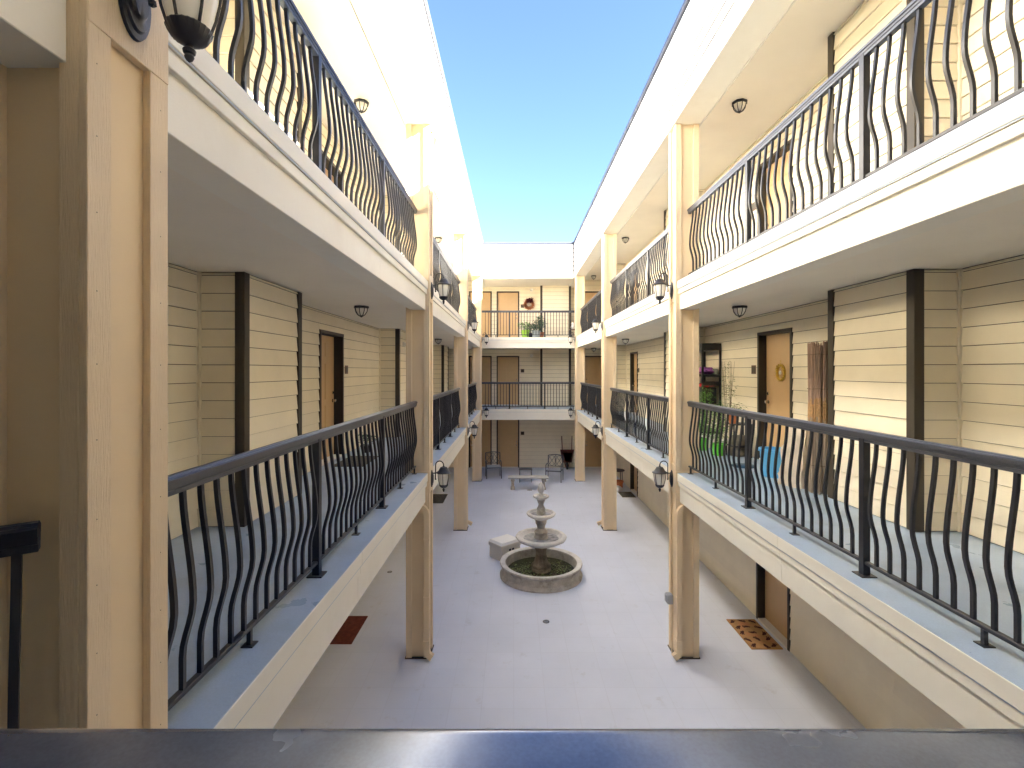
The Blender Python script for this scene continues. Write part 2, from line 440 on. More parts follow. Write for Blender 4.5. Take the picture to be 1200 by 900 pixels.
for lv in (1, 2, 3):
    pts = [(WL, YN)]
    if lv > 1:
        for (a, b) in BOXL: pts += [(WL, a), (BL, a), (BL, b), (WL, b)]
    pts += [(WL, YE)]
    wall_run(lv, f'cream lap sided wall along the left walkway, {WORD[lv]}', pts, openings_on(pts, DL[lv], WL))
    pts = [(WR, YE)]
    if lv > 1:
        for (a, b) in reversed(BOXR): pts += [(WR, b), (BR, b), (BR, a), (WR, a)]
    pts += [(WR, YN)]
    wall_run(lv, f'cream lap sided wall along the right walkway, {WORD[lv]}', pts, openings_on(pts, DR[lv], WR))
    pts = [(WL, YE)]
    if lv > 1: pts += [(1.17, YE), (1.17, YE-0.35), (2.42, YE-0.35), (2.42, YE)]
    pts += [(WR, YE)]
    ops = []
    for (a, b) in DE:
        for i in range(len(pts)-1):
            if pts[i][1] == YE and pts[i+1][1] == YE and pts[i][0] <= a and b <= pts[i+1][0]:
                ops.append((i, a-pts[i][0], b-pts[i][0]))
    wall_run(lv, f'cream lap sided end wall facing the camera, {WORD[lv]}', pts, ops)

# near end wall behind the camera, one piece
nw = MB(); nw.box(WL-0.3, WR+0.3, YN-0.3, YN, 0.0, 8.3)
tag(nw.obj('wall', M_siding), 'plain cream wall behind the near walkway', 'wall')

for (nm_, q) in (('left', (WL-0.9, WL-0.6, YN-1, YE+1)), ('right', (WR+0.6, WR+0.9, YN-1, YE+1)), ('far', (WL-0.59, WR+0.59, YE+0.6, YE+0.9))):  # unseen slabs added outside the walls to stop light leaking in
    o = MB().box(q[0], q[1], q[2], q[3], -0.05, PTOP-0.57).obj('leak_blocker', M_darkback); o['kind'] = 'structure'

# stub posts that stop under the middle walkway on the far end wall
for x in (1.21, 2.38):
    tag(MB().box(x-0.04, x+0.04, YE-0.09, YE-0.023, 2.16, 2.355, 0.004).obj('post_stub', M_dark),
        'short dark post stub under the far walkway ceiling, ' + ('nearer the doors' if x < 2 else 'nearer the right column'), 'post stub')

# ---------------------------------------------------------------- decks with fascia, beam and ceiling
def fascia_side(parent, x, s, y0, y1, zt):
    """s: +1 when the court lies towards +x. bands as separate boards, with butt joints"""
    rnd = random.Random(int(abs(x*13+y0*7+zt*3)*100))
    cut = y0 + (y1-y0)*rnd.uniform(0.42, 0.6)
    for (ya, yb) in ((y0+0.002, cut-0.001), (cut+0.001, y1-0.002)):
        MB().box(x-0.06*s, x, ya, yb, zt-0.112, zt-0.004, 0.003).obj('fascia_board', M_trimw, parent)
        MB().box(x-0.06*s, x-0.014*s, ya, yb, zt-0.190, zt-0.122, 0.003).obj('fascia_board', M_trimw, parent)
        MB().box(x-0.06*s, x-0.036*s, ya, yb, zt-0.424, zt-0.190, 0.003).obj('fascia_board', M_trimw, parent)
    MB().box(x-0.05*s, x-0.006*s, y0+0.003, y1-0.003, zt-0.1215, zt-0.1125).obj('drip_edge', M_bead, parent)

for lv in (2, 3):
    zt = DECK[lv]; cz = CEIL[lv-1]; nm = WORD[lv]
    for side, x0, xw, s in (('left', CL-0.022, WL, 1), ('right', CR+0.022, WR, -1)):
        d = MB().box(x0-0.005*s, xw-0.05*s, YN-0.05, YE+0.05, zt-0.12, zt).obj('walkway_deck', M_deck); d['kind'] = 'structure'
        xb = x0-0.061*s
        MB().box(xb, xb-0.20*s, YN, YE-0.001, cz-0.054, zt-0.121).obj('beam', M_trimw, d)
        MB().box(xb-0.201*s, xw-0.05*s, YN, YE+0.04, cz, cz+0.06).obj('ceiling', M_ceil, d)
        MB().box(xb-0.206*s, xb-0.222*s, YN, YE, cz-0.012, cz-0.0005).obj('ceiling_trim', M_trimw, d)
        ys = [YN] + [v for y in COLY for v in (y, y+CD)] + [FE]
        for k in range(0, len(ys), 2):
            if ys[k+1]-ys[k] > 0.03: fascia_side(d, x0, s, ys[k], ys[k+1], zt)
        d['label'] = f'grey coated walkway deck on the {side}, {nm}'
    d = MB().box(CL-0.06, CR+0.06, FE+0.003, YE+0.05, zt-0.119, zt-0.002).obj('walkway_deck', M_deck); d['kind'] = 'structure'
    d['label'] = f'grey coated far end walkway deck, {nm}'
    MB().box(CL-0.07, CR+0.07, FE+0.061, FE+0.26, cz-0.064, zt-0.121).obj('beam', M_trimw, d)
    MB().box(CL-0.20, CR+0.20, FE+0.261, YE+0.04, cz-0.003, cz+0.05).obj('ceiling', M_ceil, d)
    for (xa, xb) in ((CL-0.02, 0.62), (0.622, CR+0.02)):
        MB().box(xa, xb, FE, FE+0.06, zt-0.112, zt-0.004, 0.003).obj('fascia_board', M_trimw, d)
        MB().box(xa, xb, FE+0.014, FE+0.06, zt-0.190, zt-0.122, 0.003).obj('fascia_board', M_trimw, d)
        MB().box(xa, xb, FE+0.036, FE+0.06, zt-0.424, zt-0.190, 0.003).obj('fascia_board', M_trimw, d)
    MB().box(CL-0.02, CR+0.02, FE+0.006, FE+0.05, zt-0.1215, zt-0.1125).obj('drip_edge', M_bead, d)
    # near end walkway (the camera stands on it)
    d = MB().box(CL-0.06, CR+0.06, YN-0.05, 0.70, zt-0.118, zt-0.003).obj('walkway_deck', M_deck); d['kind'] = 'structure'
    d['label'] = f'grey coated near end walkway deck, {nm}'
    MB().box(CL-0.07, CR+0.07, 0.44, 0.64, cz-0.064, zt-0.121).obj('beam', M_trimw, d)
    MB().box(CL-0.20, CR+0.20, YN, 0.439, cz-0.003, cz+0.05).obj('ceiling', M_ceil, d)
    MB().box(CL-0.02, CR+0.02, 0.641, 0.70, zt-0.424, zt-0.121, 0.003).obj('fascia_board', M_trimw, d)

# ---------------------------------------------------------------- roofs with sided parapets
def roof_side(side, x, s, xw):
    r = thing('roof', f'white sided roof parapet and ceiling over the {side} walkway', 'roof')
    MB().box(x-0.10*s, x-0.023*s, YN, YE+0.3, SOF+0.062, PTOP-0.02).obj('parapet_core', M_parcore, r)
    MB().box(x-0.023*s, CL-CW-0.02 if s > 0 else CR+CW+0.02, YN, YE, SOF, SOF+0.06).obj('beam_soffit', M_trimw, r)
    xi = (CL-CW-0.02) if s > 0 else (CR+CW+0.02)
    MB().box(xi-0.001*s, xi+0.05*s, YN, YE, SOF+0.061, CEIL[3]).obj('beam_side', M_trimw, r)
    MB().box(xi-0.014*s, xi-0.002*s, YN, YE, SOF-0.012, SOF+0.012).obj('beam_trim', M_bead, r)
    MB().box(xi+0.06*s, xw-0.35*s, YN, YE+0.04, CEIL[3], CEIL[3]+0.06).obj('ceiling', M_ceil, r)
    MB().box(x-0.101*s, xw-2.5*s, YN-2.5, YE+2.5, PTOP-0.55, PTOP-0.45).obj('roof_deck', M_roof, r)
    MB().box(x-0.022*s, x+0.004*s, YN, FE-0.02, SOF-0.004, SOF+0.15, 0.003).obj('fascia_board', M_parapet, r)
    p = [(x-0.02*s, FE-0.03), (x-0.02*s, YN)] if s < 0 else [(x-0.02*s, YN), (x-0.02*s, FE-0.03)]
    lap_boards(r, p[0], p[1], SOF+0.155, PTOP-0.04, M_parapet)
    MB().box(x-0.16*s, x+0.030*s, YN, FE-0.012, PTOP-0.045, PTOP+0.035, 0.006).obj('cap_flashing', M_flash, r)
    return r
roof_side('left', CL+0.03, 1, WL)
roof_side('right', CR-0.03, -1, WR)
r = thing('roof', 'white sided roof parapet and ceiling over the far end walkway', 'roof')
MB().box(CL-0.06, CR+0.06, FE+0.022, FE+0.10, SOF+0.01, PTOP-0.02).obj('parapet_core', M_parcore, r)
MB().box(CL+0.045, CR-0.045, FE-0.004, FE+0.022, SOF-0.004, SOF+0.15, 0.003).obj('fascia_board', M_parapet, r)
lap_boards(r, (CL+0.05, FE+0.02), (CR-0.05, FE+0.02), SOF+0.155, PTOP-0.04, M_parapet)
MB().box(CL-0.05, CR+0.05, FE-0.03, FE+0.16, PTOP-0.046, PTOP+0.034, 0.006).obj('cap_flashing', M_flash, r)
MB().box(CL-0.05, CR+0.05, FE+0.101, FE+0.42, SOF+0.002, SOF+0.06).obj('beam_soffit', M_trimw, r)
MB().box(CL-0.3, CR+0.3, FE+0.421, YE+0.04, CEIL[3]-0.30, CEIL[3]-0.24).obj('ceiling', M_ceil, r)
MB().box(CL-0.2, CR+0.2, FE+0.11, YE+2.5, PTOP-0.56, PTOP-0.46).obj('roof_deck', M_roof, r)
r = thing('roof', 'roof over the near end walkway where the camera stands', 'roof')
MB().box(CL-0.06, CR+0.06, 0.55, 0.65, SOF+0.01, PTOP-0.02).obj('parapet_core', M_parcore, r)
MB().box(CL-0.3, CR+0.3, YN, 0.54, SOF+0.003, SOF+0.06).obj('ceiling', M_ceil, r)
MB().box(CL-0.2, CR+0.2, YN-2.5, 0.54, PTOP-0.56, PTOP-0.46).obj('roof_deck', M_roof, r)

# ---------------------------------------------------------------- columns
def column(x, s, y, ztop, label):
    """x: court face, s: +1 when the court lies towards +x; framed faces with recessed panels"""
    c = thing('column', label, 'column', (x, y, 0), 0, 'tall tan columns round the courtyard')
    fw, rc = 0.085, 0.028
    X0, X1 = (-CW, 0) if s > 0 else (0, CW)
    MB().box(X0+rc, X1-rc, rc, CD-rc, 0.0, ztop).obj('core_panel', M_colflat, c)
    for (xa, xb) in ((X0, X0+fw), (X1-fw, X1)):
        for (ya, yb) in ((0, rc-0.0005), (CD-rc+0.0005, CD)):
            xa, xb = (xa+rc, xb) if xa == X0 else (xa, xb-rc) if xb == X1 else (xa, xb)
            MB().box(xa, xb, ya, yb, 0.012, ztop, 0.002).obj('corner_board', M_col, c)
    for xx, inn in ((X0, 1), (X1, -1)):
        for (ya, yb) in ((0, fw), (CD-fw, CD)):
            MB().box(xx+0.0008*inn, xx+(rc-0.0005)*inn, ya, yb, 0.012, ztop, 0.002).obj('corner_board', M_col, c)
    xs = 0 if s > 0 else 0
    for lv in (2, 3):        # lantern boards across the court face
        z = DECK[lv]
        MB().box(-rc*s+0.0006*s, 0.0022*s, 0.0015, CD-0.0015, z-0.295, z+0.105, 0.002).obj('lantern_board', M_col, c)
        for yy in (-0.012,):
            MB().box(X0-0.004, X1+0.004, yy, 0.002, z-0.004+0.008, z+0.024, 0.002).obj('ledge_trim', M_colflat, c)
    MB().box(X0-0.012, X1+0.012, -0.012, CD+0.012, 0.0, 0.014).obj('base_plate', M_dark, c)
    return c
def nails(c, seed):
    rnd = random.Random(seed); m = MB()
    z = 2.75
    while z < 5.2:
        for yy in (0.03, 0.29):
            m.lathe([(0.0001, 0), (0.0022, 0)], 6, (0, 0, 0))
            for v in list(m.bm.verts)[-12:]: v.co = Vector((0.0012+abs(v.co.z), yy+rnd.uniform(-.0, .0)+v.co.x, z+v.co.y))
        z += 0.2+rnd.uniform(-.02, .04)
    m.obj('nail_head', M_dark, c)['kind'] = 'stuff'
ordn = ['nearest the camera', 'second from the camera', 'third from the camera', 'farthest, at the end walkway']
for k, y in enumerate(COLY):
    c_ = column(CL, 1, y, SOF+0.005, f'tan panelled column on the left side, {ordn[k]}')
    if k == 0: nails(c_, 4)
    column(CR, -1, y, SOF+0.005, f'tan panelled column on the right side, {ordn[k]}')

# ---------------------------------------------------------------- railings
RH = 1.06
def belly(h):
    t = h/0.93
    if t < 0.16 or t > 0.97: return 0.0
    if t < 0.42: u = (t-0.16)/0.26
    else: u = (0.97-t)/0.55
    return 0.047*(u*u*(3-2*u))
def baluster_mesh(curved=True):
    m = MB(); pts = []
    n = 18 if curved else 1
    for i in range(n+1):
        z = 0.105 + (0.985-0.105)*i/n
        pts.append((belly(z-0.105) if curved else 0, 0, z))
    m.tube(pts, 0.0103, square=True, up=(1, 0, 0))
    return m.mesh('baluster', M_rail, smooth=curved)
BALC, BALS = baluster_mesh(True), baluster_mesh(False)
POST = MB().box(-0.026, 0.026, -0.026, 0.026, 0.006, 1.005, 0.003).box(-0.055, 0.055, -0.055, 0.055, 0.0, 0.008).mesh('post', M_rail)
FOOT = MB().box(-0.011, 0.011, -0.011, 0.011, 0.004, 0.09).box(-0.032, 0.032, -0.032, 0.032, 0.0, 0.006).mesh('foot', M_rail)
CAPP = [(-0.034, 1.024), (-0.034, 1.046), (-0.026, 1.052), (-0.019, 1.053), (-0.013, 1.060), (0.013, 1.060), (0.019, 1.053), (0.026, 1.052), (0.034, 1.046), (0.034, 1.024),
        (0.027, 1.0235), (0.027, 1.004), (0.022, 1.0), (0.022, 0.980), (-0.022, 0.980), (-0.022, 1.0), (-0.027, 1.004), (-0.027, 1.0235)]
BR_ = random.Random(77)
def railing(label, x, y, z, L, posts, feet, curved=True, flip=False, rotz=0.0, step=0.1225, group='metal railings along the walkways'):
    """runs along local +Y from (x, y); belly towards local +X unless flipped"""
    r = thing('railing', label, 'railing', (x, y, z), rotz, group)
    sx = -1 if flip else 1
    MB().prism(CAPP, 1, 0.002, L-0.002).obj('top_rail', M_caprail, r)
    MB().box(-0.017, 0.017, 0.002, L-0.002, 0.088, 0.112, 0.003).obj('bottom_rail', M_rail, r)
    for p in posts: link('post', POST, r, (0, p, 0))
    for f in feet: link('foot', FOOT, r, (0, f, 0))
    edges = [0.02] + list(posts) + [L-0.02]
    me = BALC if curved else BALS
    for a, b in zip(edges, edges[1:]):
        n = max(1, round((b-a)/step))
        for i in range(1, n) if True else ():
            link('baluster', me, r, (0, a+(b-a)*i/n+BR_.uniform(-.0015, .0015), 0), (math.pi if flip else 0.0)+BR_.uniform(-.05, .05))
    return r
bayn = ['between the nearest and second columns', 'between the second and third columns', 'between the third and last columns']
for lv in (2, 3):
    for k in range(3):
        y0 = COLY[k]+CD; L = COLY[k+1]-y0
        for side, x, fl in (('left', RL, False), ('right', RR, True)):
            railing(f'black bowed baluster railing on the {side} {WORD[lv]} walkway, {bayn[k]}', x, y0, DECK[lv], L,
                    (1.83, 3.60), (0.92, 2.72, 4.46, L-0.05), True, fl)
    r = railing(f'straight black bar railing across the far end walkway, {WORD[lv]}', CL-0.02, FE+0.14, DECK[lv]-0.002, CR-CL+0.04,
                (1.09, 2.48), (0.55, 1.8, 3.0), False, False, -math.pi/2, 0.118)
# right near bay (just outside and at the edge of the frame) and the angled rail by the near left column
railing('black bowed baluster railing on the right middle floor walkway, beside the camera', RR, 0.62, DECK[2], COLY[0]-0.62, (), (0.3,), True, True)
a = R(142)
tl = thing('railing', 'black rail end with bowed baluster by the near left column', 'railing', (-1.348, 1.382, DECK[2]+0.012), R(127.6), None)
MB().prism(CAPP, 1, 0.0, 0.95).obj('top_rail', M_rail, tl)
MB().box(-0.017, 0.017, 0.0, 0.95, 0.088, 0.112, 0.003).obj('bottom_rail', M_rail, tl)
for i in range(7): link('baluster', BALC, tl, (0, 0.045+i*0.1225, 0), math.pi)
link('post', POST, tl, (0, 0.92, 0))

# rail right in front of the camera
nr = thing('railing', 'wide dark metal handrail right in front of the camera', 'railing', (CL-0.25, 0, DECK[2]-0.003))
Lx = CR-CL+0.5
prof = []
y0, y1, zt = 0.500, 0.604, 1.068
for i in range(9):
    a = math.pi - math.pi/2*i/8
    prof.append((y0+0.03+0.03*math.cos(a), zt-0.016+0.016*math.sin(a)))
for i in range(9):
    a = math.pi/2 - math.pi/2*i/8
    prof.append((y1-0.022+0.022*math.cos(a), zt-0.016+0.016*math.sin(a)))
prof += [(y1, zt-0.05), (y0, zt-0.05)]
MB().prism(prof, 0, 0, Lx).obj('top_rail', M_front, nr, smooth=True)
MB().box(0, Lx, 0.535, 0.569, 0.088, 0.112, 0.003).obj('bottom_rail', M_rail, nr)
for i in range(1, 33):
    link('baluster', BALS, nr, (i*Lx/33, 0.552, 0))
for i in (0.08, 1.4, 2.7, Lx-0.08): link('post', POST, nr, (i, 0.552, 0))

# ---------------------------------------------------------------- doors
def door(label, p, n, w, z, recess=0.14, panels=True, sill=M_white, knob_side=1, mt=M_door):
    """p: middle of the opening on the wall line, n: outward direction in plan; w: outer frame width"""
    ang = math.atan2(n[1], n[0]) + math.pi/2        # local -Y points outwards
    d = thing('door', label, 'door', (p[0], p[1], z), ang, 'tan doors with dark frames')
    H = 2.146; t = 0.052; hw = w/2
    for sx in (-1, 1):
        MB().box(sx*hw, sx*(hw-t), -0.034, recess+0.02, 0.004, H-0.004, 0.003).obj('door_jamb', M_dark, d)
    MB().box(-hw+0.001, hw-0.001, -0.036, recess+0.02, H-t, H-0.001, 0.003).obj('door_head', M_dark, d)
    sl = MB().box(-hw+t+0.003, hw-t-0.003, recess-0.045, recess, 0.035, H-t-0.003, 0.002).obj('door_leaf', mt, d)
    iw = hw-t
    if panels:
        for sx in (-1, 1):
            for (za, zb) in ((0.24, 0.92), (1.02, 1.62), (1.74, 1.98)):
                xa, xb = sx*0.06, sx*(iw-0.11)
                MB().box(xa, xb, recess-0.053, recess-0.0455, za, zb, 0.006).obj('panel', mt, d)
    kx = knob_side*(iw-0.07)
    k = MB().lathe([(0.028, 0), (0.030, 0.006), (0.012, 0.012), (0.012, 0.035), (0.028, 0.045), (0.030, 0.06), (0.018, 0.072), (0.0001, 0.074)], 12).obj('door_knob', M_brass, d, True)
    k.rotation_euler = (R(90), 0, 0); k.location = (kx, recess-0.045, 0.98)
    k = MB().lathe([(0.026, 0), (0.026, 0.012), (0.020, 0.018), (0.0001, 0.019)], 12).obj('deadbolt', M_brass, d, True)
    k.rotation_euler = (R(90), 0, 0); k.location = (kx, recess-0.045, 1.12)
    MB().box(-hw+t+0.001, hw-t-0.001, -0.03, recess, 0.002, 0.032, 0.003).obj('threshold', sill, d)
    return d
def plaque(label, p, n, z, s=0.15):
    ang = math.atan2(n[1], n[0]) + math.pi/2
    o = MB().box(-s/2, s/2, -0.028, -0.019, -s*0.5, s*0.5, 0.003).obj('door_plaque', M_plaque)
    MB().box(-s*0.36, s*0.36, -0.031, -0.028, -s*0.34, s*0.34, 0.001).obj('plaque_face', M_dark, o)
    o.location = (p[0], p[1], z); o.rotation_euler = (0, 0, ang)
    tag(o, label, 'plaque', 'brown plaques beside the doors')
for lv in (1, 2, 3):
    z = DECK[lv]
    for k, (a, b) in enumerate(DR[lv]):
        near = 'near' if k == 0 else 'far'
        if lv == 2 and k == 0: lb = 'tan door with a small gold wreath beside the reed roll'
        elif lv == 1 and k == 0: lb = 'tan door behind the orange printed doormat on the ground floor'
        else: lb = f'tan door in dark frame on the right {WORD[lv]} wall, the {near} one'
        door(lb, (WR, (a+b)/2), (-1, 0), b-a, z, 0.14, lv == 3 or k == 1, M_white, -1)
        plaque(f'small brown plaque beside the {near} door on the right {WORD[lv]} wall', (WR, b+0.14 if k == 0 else a-0.14), (-1, 0), z+1.52)
    for k, (a, b) in enumerate(DL[lv]):
        near = 'near' if k == 0 else 'far'
        door(f'tan door in deep dark frame on the left {WORD[lv]} wall, the {near} one', (WL, (a+b)/2), (1, 0), b-a, z, 0.17, True, M_white, 1)
        plaque(f'small brown plaque beside the {near} door on the left {WORD[lv]} wall', (WL, b+0.16), (1, 0), z+1.52)
    for k, (a, b) in enumerate(DE):
        lb = [f'leftmost tan door of the far end wall, {WORD[lv]}, half behind the last left column', f'six panel tan door in the middle of the far end wall, {WORD[lv]}',
              f'tan door at the right end of the far end wall, {WORD[lv]}'][k]
        door(lb, ((a+b)/2, YE), (0, -1), b-a, z, 0.06, True, M_white, -1 if k != 1 else 1)
        if k == 1:
            plaque(f'small brown plaque right of the middle door on the far end wall, {WORD[lv]}', (b+0.14, YE), (0, -1), z+1.50, 0.15)

# ---------------------------------------------------------------- wall lanterns
def lantern_proto(label, loc, rotz):
    """local +X points away from the column face"""
    t = thing('wall_lantern', label, 'lantern', loc, rotz, 'black coach lanterns on the columns')
    m = MB(); m.lathe([(0.0001, 0.030), (0.030, 0.030), (0.036, 0.022), (0.050, 0.020), (0.054, 0.012), (0.064, 0.010), (0.066, 0.0), (0.0001, 0.0)], 28)
    for v in m.bm.verts: v.co = Vector((v.co.z, v.co.y, v.co.x*-1.95 + 0.0))
    m.obj('backplate', M_lamp, t, True, (0.001, 0, -0.10))
    pts = [(0.030, 0, -0.10), (0.058, 0, -0.105), (0.062, 0, -0.02), (0.062, 0, 0.10)]
    for i in range(1, 9):
        a = math.pi - math.pi*i/8
        pts.append((0.122+0.060*math.cos(a), 0, 0.10+0.062*math.sin(a)))
    pts.append((0.182, 0, 0.075))
    MB().tube(pts[1:], 0.0085, 8).tube([(0.025, 0, -0.02), (0.064, 0, -0.02)], 0.008, 8).sphere((0.062, 0, -0.11), 0.014, 1).obj('arm', M_lamp, t, True)
    c = (0.182, 0, 0)
    MB().lathe([(0.0001, 0.112), (0.010, 0.106), (0.013, 0.098), (0.006, 0.090), (0.016, 0.084), (0.020, 0.074)], 12, c).obj('top_finial', M_lamp, t, True)
    MB().lathe([(0.018, 0.078), (0.046, 0.070), (0.060, 0.050), (0.074, 0.022), (0.098, 0.002), (0.112, -0.006), (0.113, -0.014), (0.098, -0.018), (0.080, -0.016), (0.0001, -0.014)], 24, c).obj('roof', M_lamp, t, True)
    MB().lathe([(0.083, -0.018), (0.084, -0.04), (0.079, -0.09), (0.068, -0.145), (0.056, -0.185), (0.050, -0.196)], 24, c).obj('glass_shade', M_glass, t, True)
    for k in range(6):
        a = math.pi*k/3 + math.pi/6
        ca, sa = math.cos(a), math.sin(a)
        MB().tube([(c[0]+r*ca, c[1]+r*sa, z) for r, z in ((0.089, -0.014), (0.090, -0.04), (0.085, -0.09), (0.074, -0.145), (0.062, -0.185), (0.056, -0.2))], 0.0048, 5).obj('cage_rib', M_lamp, t)
    MB().lathe([(0.060, -0.188), (0.066, -0.194), (0.064, -0.202), (0.050, -0.226), (0.028, -0.240), (0.012, -0.246), (0.012, -0.254), (0.019, -0.262), (0.017, -0.272), (0.011, -0.276), (0.014, -0.284), (0.010, -0.294), (0.0001, -0.302)],
               48, c, 24, 0.022).obj('bottom_cup', M_lamp, t, True)
    return t
proto = None
for lv in (3, 2):
    for side, x, rz in (('left', CL+0.003, 0.0), ('right', CR-0.003, math.pi)):
        for k, y in enumerate(COLY):
            if k == 0 and not (lv == 3 and side == 'left'): continue
            which = ['on the near column', 'on the second column', 'on the third column', 'on the farthest column'][k]
            lb = f'black coach lantern with frosted glass {which}, {side} side, {WORD[lv]} level'
            loc = (x, y+CD/2, DECK[lv]-0.015)
            if proto is None: proto = lantern_proto(lb, loc, rz)
            else: dup(proto, loc, rz, lb)

# ---------------------------------------------------------------- ceiling lights
def ceiling_light(label, loc):
    t = thing('ceiling_light', label, 'ceiling light', loc, 0, 'black ceiling lights over the walkways')
    MB().lathe([(0.0001, 0.0), (0.105, 0.0), (0.112, -0.012), (0.112, -0.026), (0.096, -0.034), (0.0001, -0.034)], 8).obj('canopy', M_lamp, t)
    MB().lathe([(0.088, -0.034), (0.078, -0.08), (0.052, -0.12), (0.026, -0.138)], 8).obj('glass_shade', M_glass, t)
    for k in range(8):
        a = 2*math.pi*k/8; ca, sa = math.cos(a), math.sin(a)
        MB().tube([(r*ca, r*sa, z) for r, z in ((0.094, -0.03), (0.083, -0.08), (0.056, -0.123), (0.024, -0.146))], 0.006, 4).obj('cage_rib', M_lamp, t)
    MB().lathe([(0.030, -0.136), (0.032, -0.146), (0.014, -0.158), (0.0001, -0.168)], 8).obj('bottom_finial', M_lamp, t)
    return t
cproto = None
for lv in (2, 3):
    for side, x in (('left', -2.24), ('right', 3.32)):
        for k, y in enumerate((7.15, 14.45, 20.2)):
            lb = f'black caged ceiling light over the {side} {WORD[lv]} walkway, {["nearest", "middle", "farthest"][k]} of the row'
            loc = (x, y, CEIL[lv]-0.001)
            if cproto is None: cproto = ceiling_light(lb, loc)
            else: dup(cproto, loc, 0, lb)
# small globe lights on the end wall and a little wall light on the left closet
for lv in (2, 3):
    o = MB().lathe([(0.0001, 0), (0.07, 0), (0.075, 0.02), (0.0001, 0.02)], 16).obj('wall_light', M_white); o.location = (0.78, YE-0.02, DECK[lv]+2.2 if lv == 3 else DECK[lv]+2.16); o.rotation_euler = (R(90), 0, 0)
    MB().sphere((0, 0, 0.055), 0.062, 2).obj('globe', M_glass, o, True)
    tag(o, f'small round white light right of the far end door, {WORD[lv]}', 'wall light')
o = MB().box(0, 0.03, -0.05, 0.05, -0.05, 0.05, 0.004).obj('wall_light', M_white); o.location = (BL+0.022, 11.35, 4.22+0.62)
MB().box(0.03, 0.09, -0.035, 0.035, -0.04, 0.03, 0.01).obj('lamp_head', M_glass, o)
tag(o, 'small white box light on the left wall near the second column', 'wall light')

# ---------------------------------------------------------------- downpipes and electric box
def downpipe(label, x, s, y):
    t = thing('downpipe', label, 'downpipe', (0, 0, 0), 0, 'tan downpipes on the columns')
    m = MB(); w = 0.036
    zz = 2.25
    pts = [(x-0.30*s, y, zz+0.04)]
    for i in range(9):
        a = math.pi/2*i/8
        pts.append((x-0.16*s + 0.13*s*math.sin(a), y, zz-0.13+0.13*math.cos(a)))
    pts.append((x-0.03*s, y, 0.28))
    m.tube(pts[:1]+pts[1:], w, square=True, up=(0, 1, 0)); m.obj('pipe', M_colflat, t)
    m = MB(); m.tube([(x-0.03*s, y, 0.30), (x-0.03*s, y, 0.17), (x-0.015*s, y-0.01, 0.10), (x+0.05*s, y-0.02, 0.055)], 0.042, square=True, up=(0, 1, 0)); m.obj('elbow', M_colflat, t)
    for z in (0.9, 1.75):
        MB().box(x-0.075*s, x+0.012*s, y-0.040, y+0.03, z, z+0.03).obj('strap', M_colflat, t)
    return t
downpipe('tan downpipe curving down the second left column to the floor', CL, 1, COLY[1]-0.042)
downpipe('tan downpipe curving down the second right column to the floor', CR, -1, COLY[1]-0.042)
for s, x, sd_ in ((1, CL, 'left'), (-1, CR, 'right')):
    t = thing('downpipe', f'small downpipe with kicked out foot behind the third {sd_} column', 'downpipe', (0, 0, 0), 0, 'tan downpipes on the columns')
    y = COLY[2]+CD+0.045
    MB().tube([(x-0.06*s, y, 2.28), (x-0.06*s, y, 0.2)], 0.036, square=True).obj('pipe', M_colflat, t)
    MB().tube([(x-0.06*s, y, 0.22), (x-0.05*s, y, 0.13), (x+0.10*s, y, 0.06)], 0.042, square=True, up=(0, 1, 0)).obj('elbow', M_colflat, t)
t = thing('electric_box', 'small grey electric box with conduit on the second right column', 'electric box', (CR, COLY[1]+CD/2, 0))
MB().box(-0.085, -0.003, -0.055, 0.055, 0.74, 0.88, 0.006).obj('box', M_grey, t)
MB().box(-0.10, -0.0855, -0.045, 0.045, 0.76, 0.87, 0.004).obj('cover', M_grey, t)
MB().tube([(-0.014, 0.02, 0.885), (-0.014, 0.02, 7.8)], 0.010, 8).obj('conduit', M_colflat, t, True)
MB().tube([(-0.014, -0.03, 0.735), (-0.014, -0.03, 0.02)], 0.010, 8).obj('conduit', M_colflat, t, True)

# ---------------------------------------------------------------- fountain
FX, FY = 0.565, 10.06
f = thing('fountain', 'three tiered cast stone fountain in a round basin', 'fountain', (FX, FY, 0))
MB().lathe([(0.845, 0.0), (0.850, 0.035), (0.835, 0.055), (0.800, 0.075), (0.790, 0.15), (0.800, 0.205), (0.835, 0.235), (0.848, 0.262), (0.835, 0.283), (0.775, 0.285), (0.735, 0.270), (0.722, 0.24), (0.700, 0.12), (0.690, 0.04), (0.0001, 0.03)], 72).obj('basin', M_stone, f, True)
MB().lathe([(0.836, 0.2835), (0.842, 0.2865), (0.775, 0.292), (0.738, 0.276), (0.736, 0.2705)], 72, closed=True).obj('basin_rim', M_stonel, f, True)
MB().lathe([(0.69, 0.05), (0.70, 0.106), (0.0001, 0.106)], 48).obj('basin_water', M_murk, f)
MB().lathe([(0.19, 0.04), (0.20, 0.10), (0.195, 0.15), (0.175, 0.165), (0.20, 0.185), (0.195, 0.225), (0.165, 0.245), (0.150, 0.27), (0.135, 0.30), (0.120, 0.36), (0.105, 0.42), (0.108, 0.50), (0.125, 0.57), (0.150, 0.60)], 48, (0,0,0), 12, 0.035).obj('pedestal', M_stoned, f, True)
